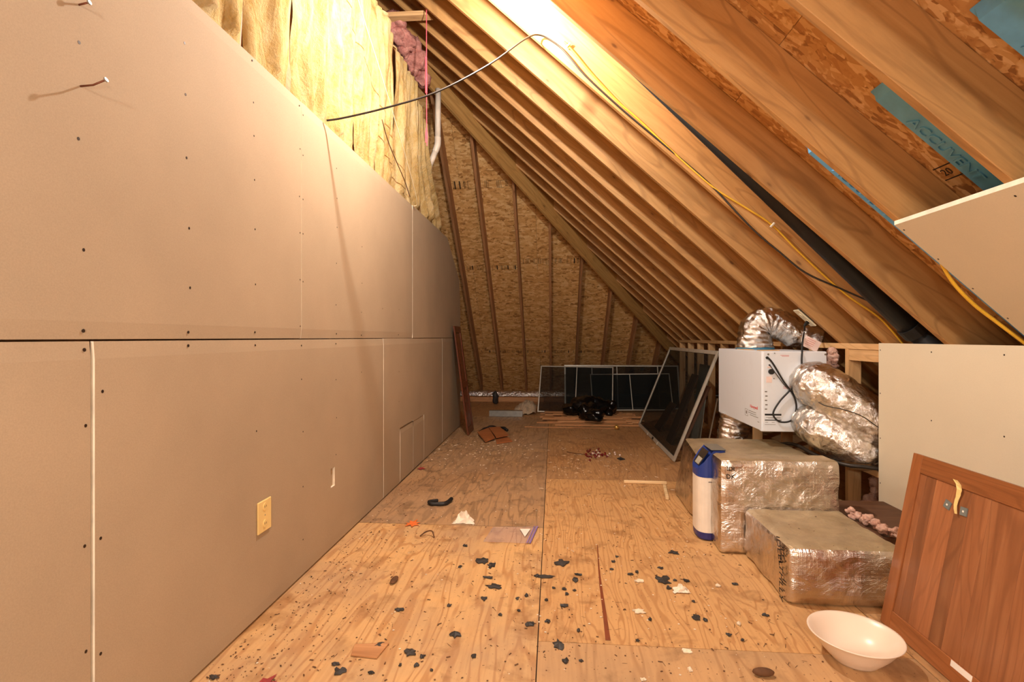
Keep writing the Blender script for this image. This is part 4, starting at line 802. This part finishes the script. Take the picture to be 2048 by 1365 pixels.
# ---- black and white scraps
BLK = [(-0.388, 2.847, 0.081, 0.087),(-0.335, 2.798, 0.056, 0.073),(-0.335, 2.654, 0.053, 0.028),(-0.294, 2.563, 0.094, 0.062),(-0.329, 2.439, 0.033, 0.042),(-0.127, 2.488, 0.025, 0.032),(-0.701, 2.309, 0.047, 0.03),(-0.411, 2.139, 0.061, 0.062),(-0.103, 2.237, 0.048, 0.04),(-0.702, 2.034, 0.045, 0.046),(-0.562, 1.998, 0.051, 0.055),(-0.509, 1.979, 0.023, 0.03),(-0.795, 1.867, 0.051, 0.049),(-0.831, 1.904, 0.039, 0.02),(-0.309, 1.995, 0.023, 0.03),(-0.084, 2.693, 0.031, 0.038),(-0.237, 2.303, 0.019, 0.025),(-0.673, 1.864, 0.025, 0.014),(-0.518, 1.924, 0.023, 0.025),(-0.452, 1.899, 0.016, 0.012),(-0.483, 2.364, 0.024, 0.027),(-0.524, 3.048, 0.041, 0.038),(-1.24, 1.795, 0.038, 0.028),(-0.155, 2.345, 0.019, 0.022),(-0.17, 2.452, 0.016, 0.021),(-0.579, 1.919, 0.013, 0.016),(-0.503, 2.764, 0.02, 0.027),(0.047, 2.857, 0.094, 0.086),(-0.04, 2.694, 0.116, 0.038),(0.114, 2.665, 0.044, 0.056),(0.563, 2.699, 0.079, 0.102),(0.699, 3.049, 0.069, 0.059),(0.583, 2.837, 0.041, 0.025),(0.681, 2.701, 0.031, 0.037),(0.575, 2.615, 0.03, 0.038),(0.636, 2.355, 0.042, 0.054),(0.67, 2.33, 0.019, 0.024),(0.428, 2.317, 0.019, 0.024),(0.051, 2.403, 0.04, 0.045),(-0.022, 2.268, 0.03, 0.034),(0.024, 2.096, 0.055, 0.072),(0.049, 1.993, 0.03, 0.036),(0.108, 1.998, 0.026, 0.016),(-0.092, 2.242, 0.026, 0.033),(0.733, 2.224, 0.029, 0.025),(0.777, 2.191, 0.018, 0.021),(0.952, 2.394, 0.031, 0.028),(-0.032, 2.45, 0.024, 0.019),(0.13, 2.727, 0.054, 0.029),(0.055, 2.562, 0.025, 0.028),(0.066, 2.512, 0.021, 0.023),(0.406, 2.749, 0.036, 0.019),(0.442, 2.781, 0.027, 0.03),(0.362, 2.967, 0.019, 0.025),(0.335, 2.898, 0.028, 0.026),(0.917, 2.681, 0.034, 0.021),(0.661, 2.49, 0.016, 0.021),(0.108, 2.206, 0.018, 0.024),(0.623, 2.7, 0.026, 0.018),(0.346, 2.151, 0.021, 0.012),(0.315, 2.801, 0.023, 0.016),(0.004, 2.57, 0.021, 0.016),(0.105, 2.552, 0.021, 0.015)]
WHT = [(0.438, 2.676, 0.044, 0.033),(0.39, 2.382, 0.058, 0.044),(0.806, 2.313, 0.022, 0.024),(0.822, 2.656, 0.038, 0.018),(0.529, 2.093, 0.044, 0.031),(0.512, 1.976, 0.018, 0.023),(0.325, 1.907, 0.025, 0.014)]
big = sorted(range(len(BLK)), key=lambda i: -BLK[i][2]*BLK[i][3])
def scrap(c, w_, d_, m, name, sd, up=.010):
    rr = random.Random(sd); n = 13; a0 = rr.uniform(0, 6); ring = []
    for i in range(n):
        a = a0+2*math.pi*i/n; q = rr.uniform(.45, 1.15); ring.append(V((c[0]+q*w_/2*math.cos(a), c[1]+q*d_/2*math.sin(a), .0022+rr.uniform(0, up*.6))))
    ctr = V((c[0], c[1], .003+up*rr.uniform(.3, 1))); b = MB(); lo = [V((p.x, p.y, .0012)) for p in ring]
    b.add([ctr] + ring + lo, [(0, i+1, (i+1) % n+1) for i in range(n)] + [(i+1, i+1+n, (i+1) % n+1+n, (i+1) % n+1) for i in range(n)]); return b.build(name, M[m])
cnt = {}
for i, (x, y, w_, d_) in sorted(enumerate(BLK), key=lambda q: q[1][1]):
    size = 'large' if w_ > .045 else 'medium' if w_ > .026 else 'small'; side = 'left of the long floor seam' if x < -.062 else 'between the long floor seam and the red streak' if x < .24 else 'right of the red streak'
    k_ = cnt.get((size, side), 0); cnt[(size, side)] = k_+1
    tag(scrap((x, y), w_, d_, 'shred', 'black_scrap', i), f'{ORD[k_]} {size} black scrap {side}', 'scrap', 'torn black scraps on the floor')
for k_, (i, (x, y, w_, d_)) in enumerate(sorted(enumerate(WHT), key=lambda q: q[1][1])): tag(scrap((x, y), w_, d_, 'chip', 'white_scrap', 100+i, .014), f'{ORD[k_]} pale plaster crumb on the boards right of the red streak', 'scrap', 'pale crumbs on the floor')
# fine debris nobody could count
rd = random.Random(21); b = MB()
def speck(x, y, r, mi, long=1):
    a = rd.uniform(0, 6.28); u = V((math.cos(a), math.sin(a), 0))*r*long; v = V((-math.sin(a), math.cos(a), 0))*r; c = V((x, y, .0012)); h = V((0, 0, r*.5))
    b.add([c-u-v*.6, c+u*rd.uniform(.7, 1.2)-v, c+u+v*.8, c-u*.8+v, c+h], [(0, 1, 4), (1, 2, 4), (2, 3, 4), (3, 0, 4)], mi)
for i in range(2600):
    y = 1.7 + 5.2*rd.random()**1.5; x = rd.uniform(-1.28, 1.05 if y < 4.3 else .95)
    if rd.random() < .30: x = -1.27 + abs(rd.gauss(0, .22))
    speck(x, y, rd.choice((.0012, .0017, .0022, .003, .0038)), 0, rd.choice((1, 1, 1, 1.4, 2.4)))
for i in range(520):
    y = 1.7+5.4*rd.random(); x = rd.uniform(-1.28, .9); speck(x, y, rd.choice((.002, .003, .0045)), 1)
for i in range(170): speck(max(-1.27, rd.gauss(-.75, .35)), rd.gauss(5.75, .40), rd.choice((.003, .005, .008)), 1, rd.choice((1, 2)))
for i in range(160): speck(rd.gauss(.25, .35), rd.gauss(5.2, .5), rd.choice((.003, .005)), 1, rd.choice((1, 4)))
for i in range(160): speck(rd.uniform(-1.1, 1.0), rd.uniform(1.9, 3.4), .0009, 0, rd.choice((12, 18)))
o = b.build('fine_debris', [M['twig'], M['chip']]); o['kind'] = 'stuff'; o['label'] = 'fine dirt, twigs and crumbs strewn over the floor boards'; o['category'] = 'debris'
# pink insulation spilling out by the knee wall
tag(fluff([(1.655, 3.02, .268), (1.70, 2.95, .262), (1.665, 2.90, .265), (1.72, 2.84, .258), (1.68, 2.78, .265), (1.73, 2.72, .26), (1.69, 2.62, .262)], .024, 11, 60).build('pink_insulation', M['pinkpale'], smooth=True), 'pale pink insulation shreds along the edge of the low foil block', 'insulation')
tag(fluff([(2.13, 3.70, .08), (2.17, 3.66, .18), (2.19, 3.64, .32)], .05, 12, 26).build('pink_insulation', M['pinkpale'], smooth=True), 'pale pink insulation inside the dark knee wall opening', 'insulation')
tag(fluff([(2.03, 3.95, .96), (2.035, 3.93, 1.05), (2.03, 3.92, 1.13)], .04, 13, 26).build('pink_insulation', M['pinkpale'], smooth=True), 'pink insulation beside the stud right of the white box', 'insulation')
tag(MB().box(1.66, 2.04, 2.75, 3.36, .13, .235).build('wood_block', M['board'], bevel=.006), 'rough wood plank between the low foil block and the knee wall', 'board')
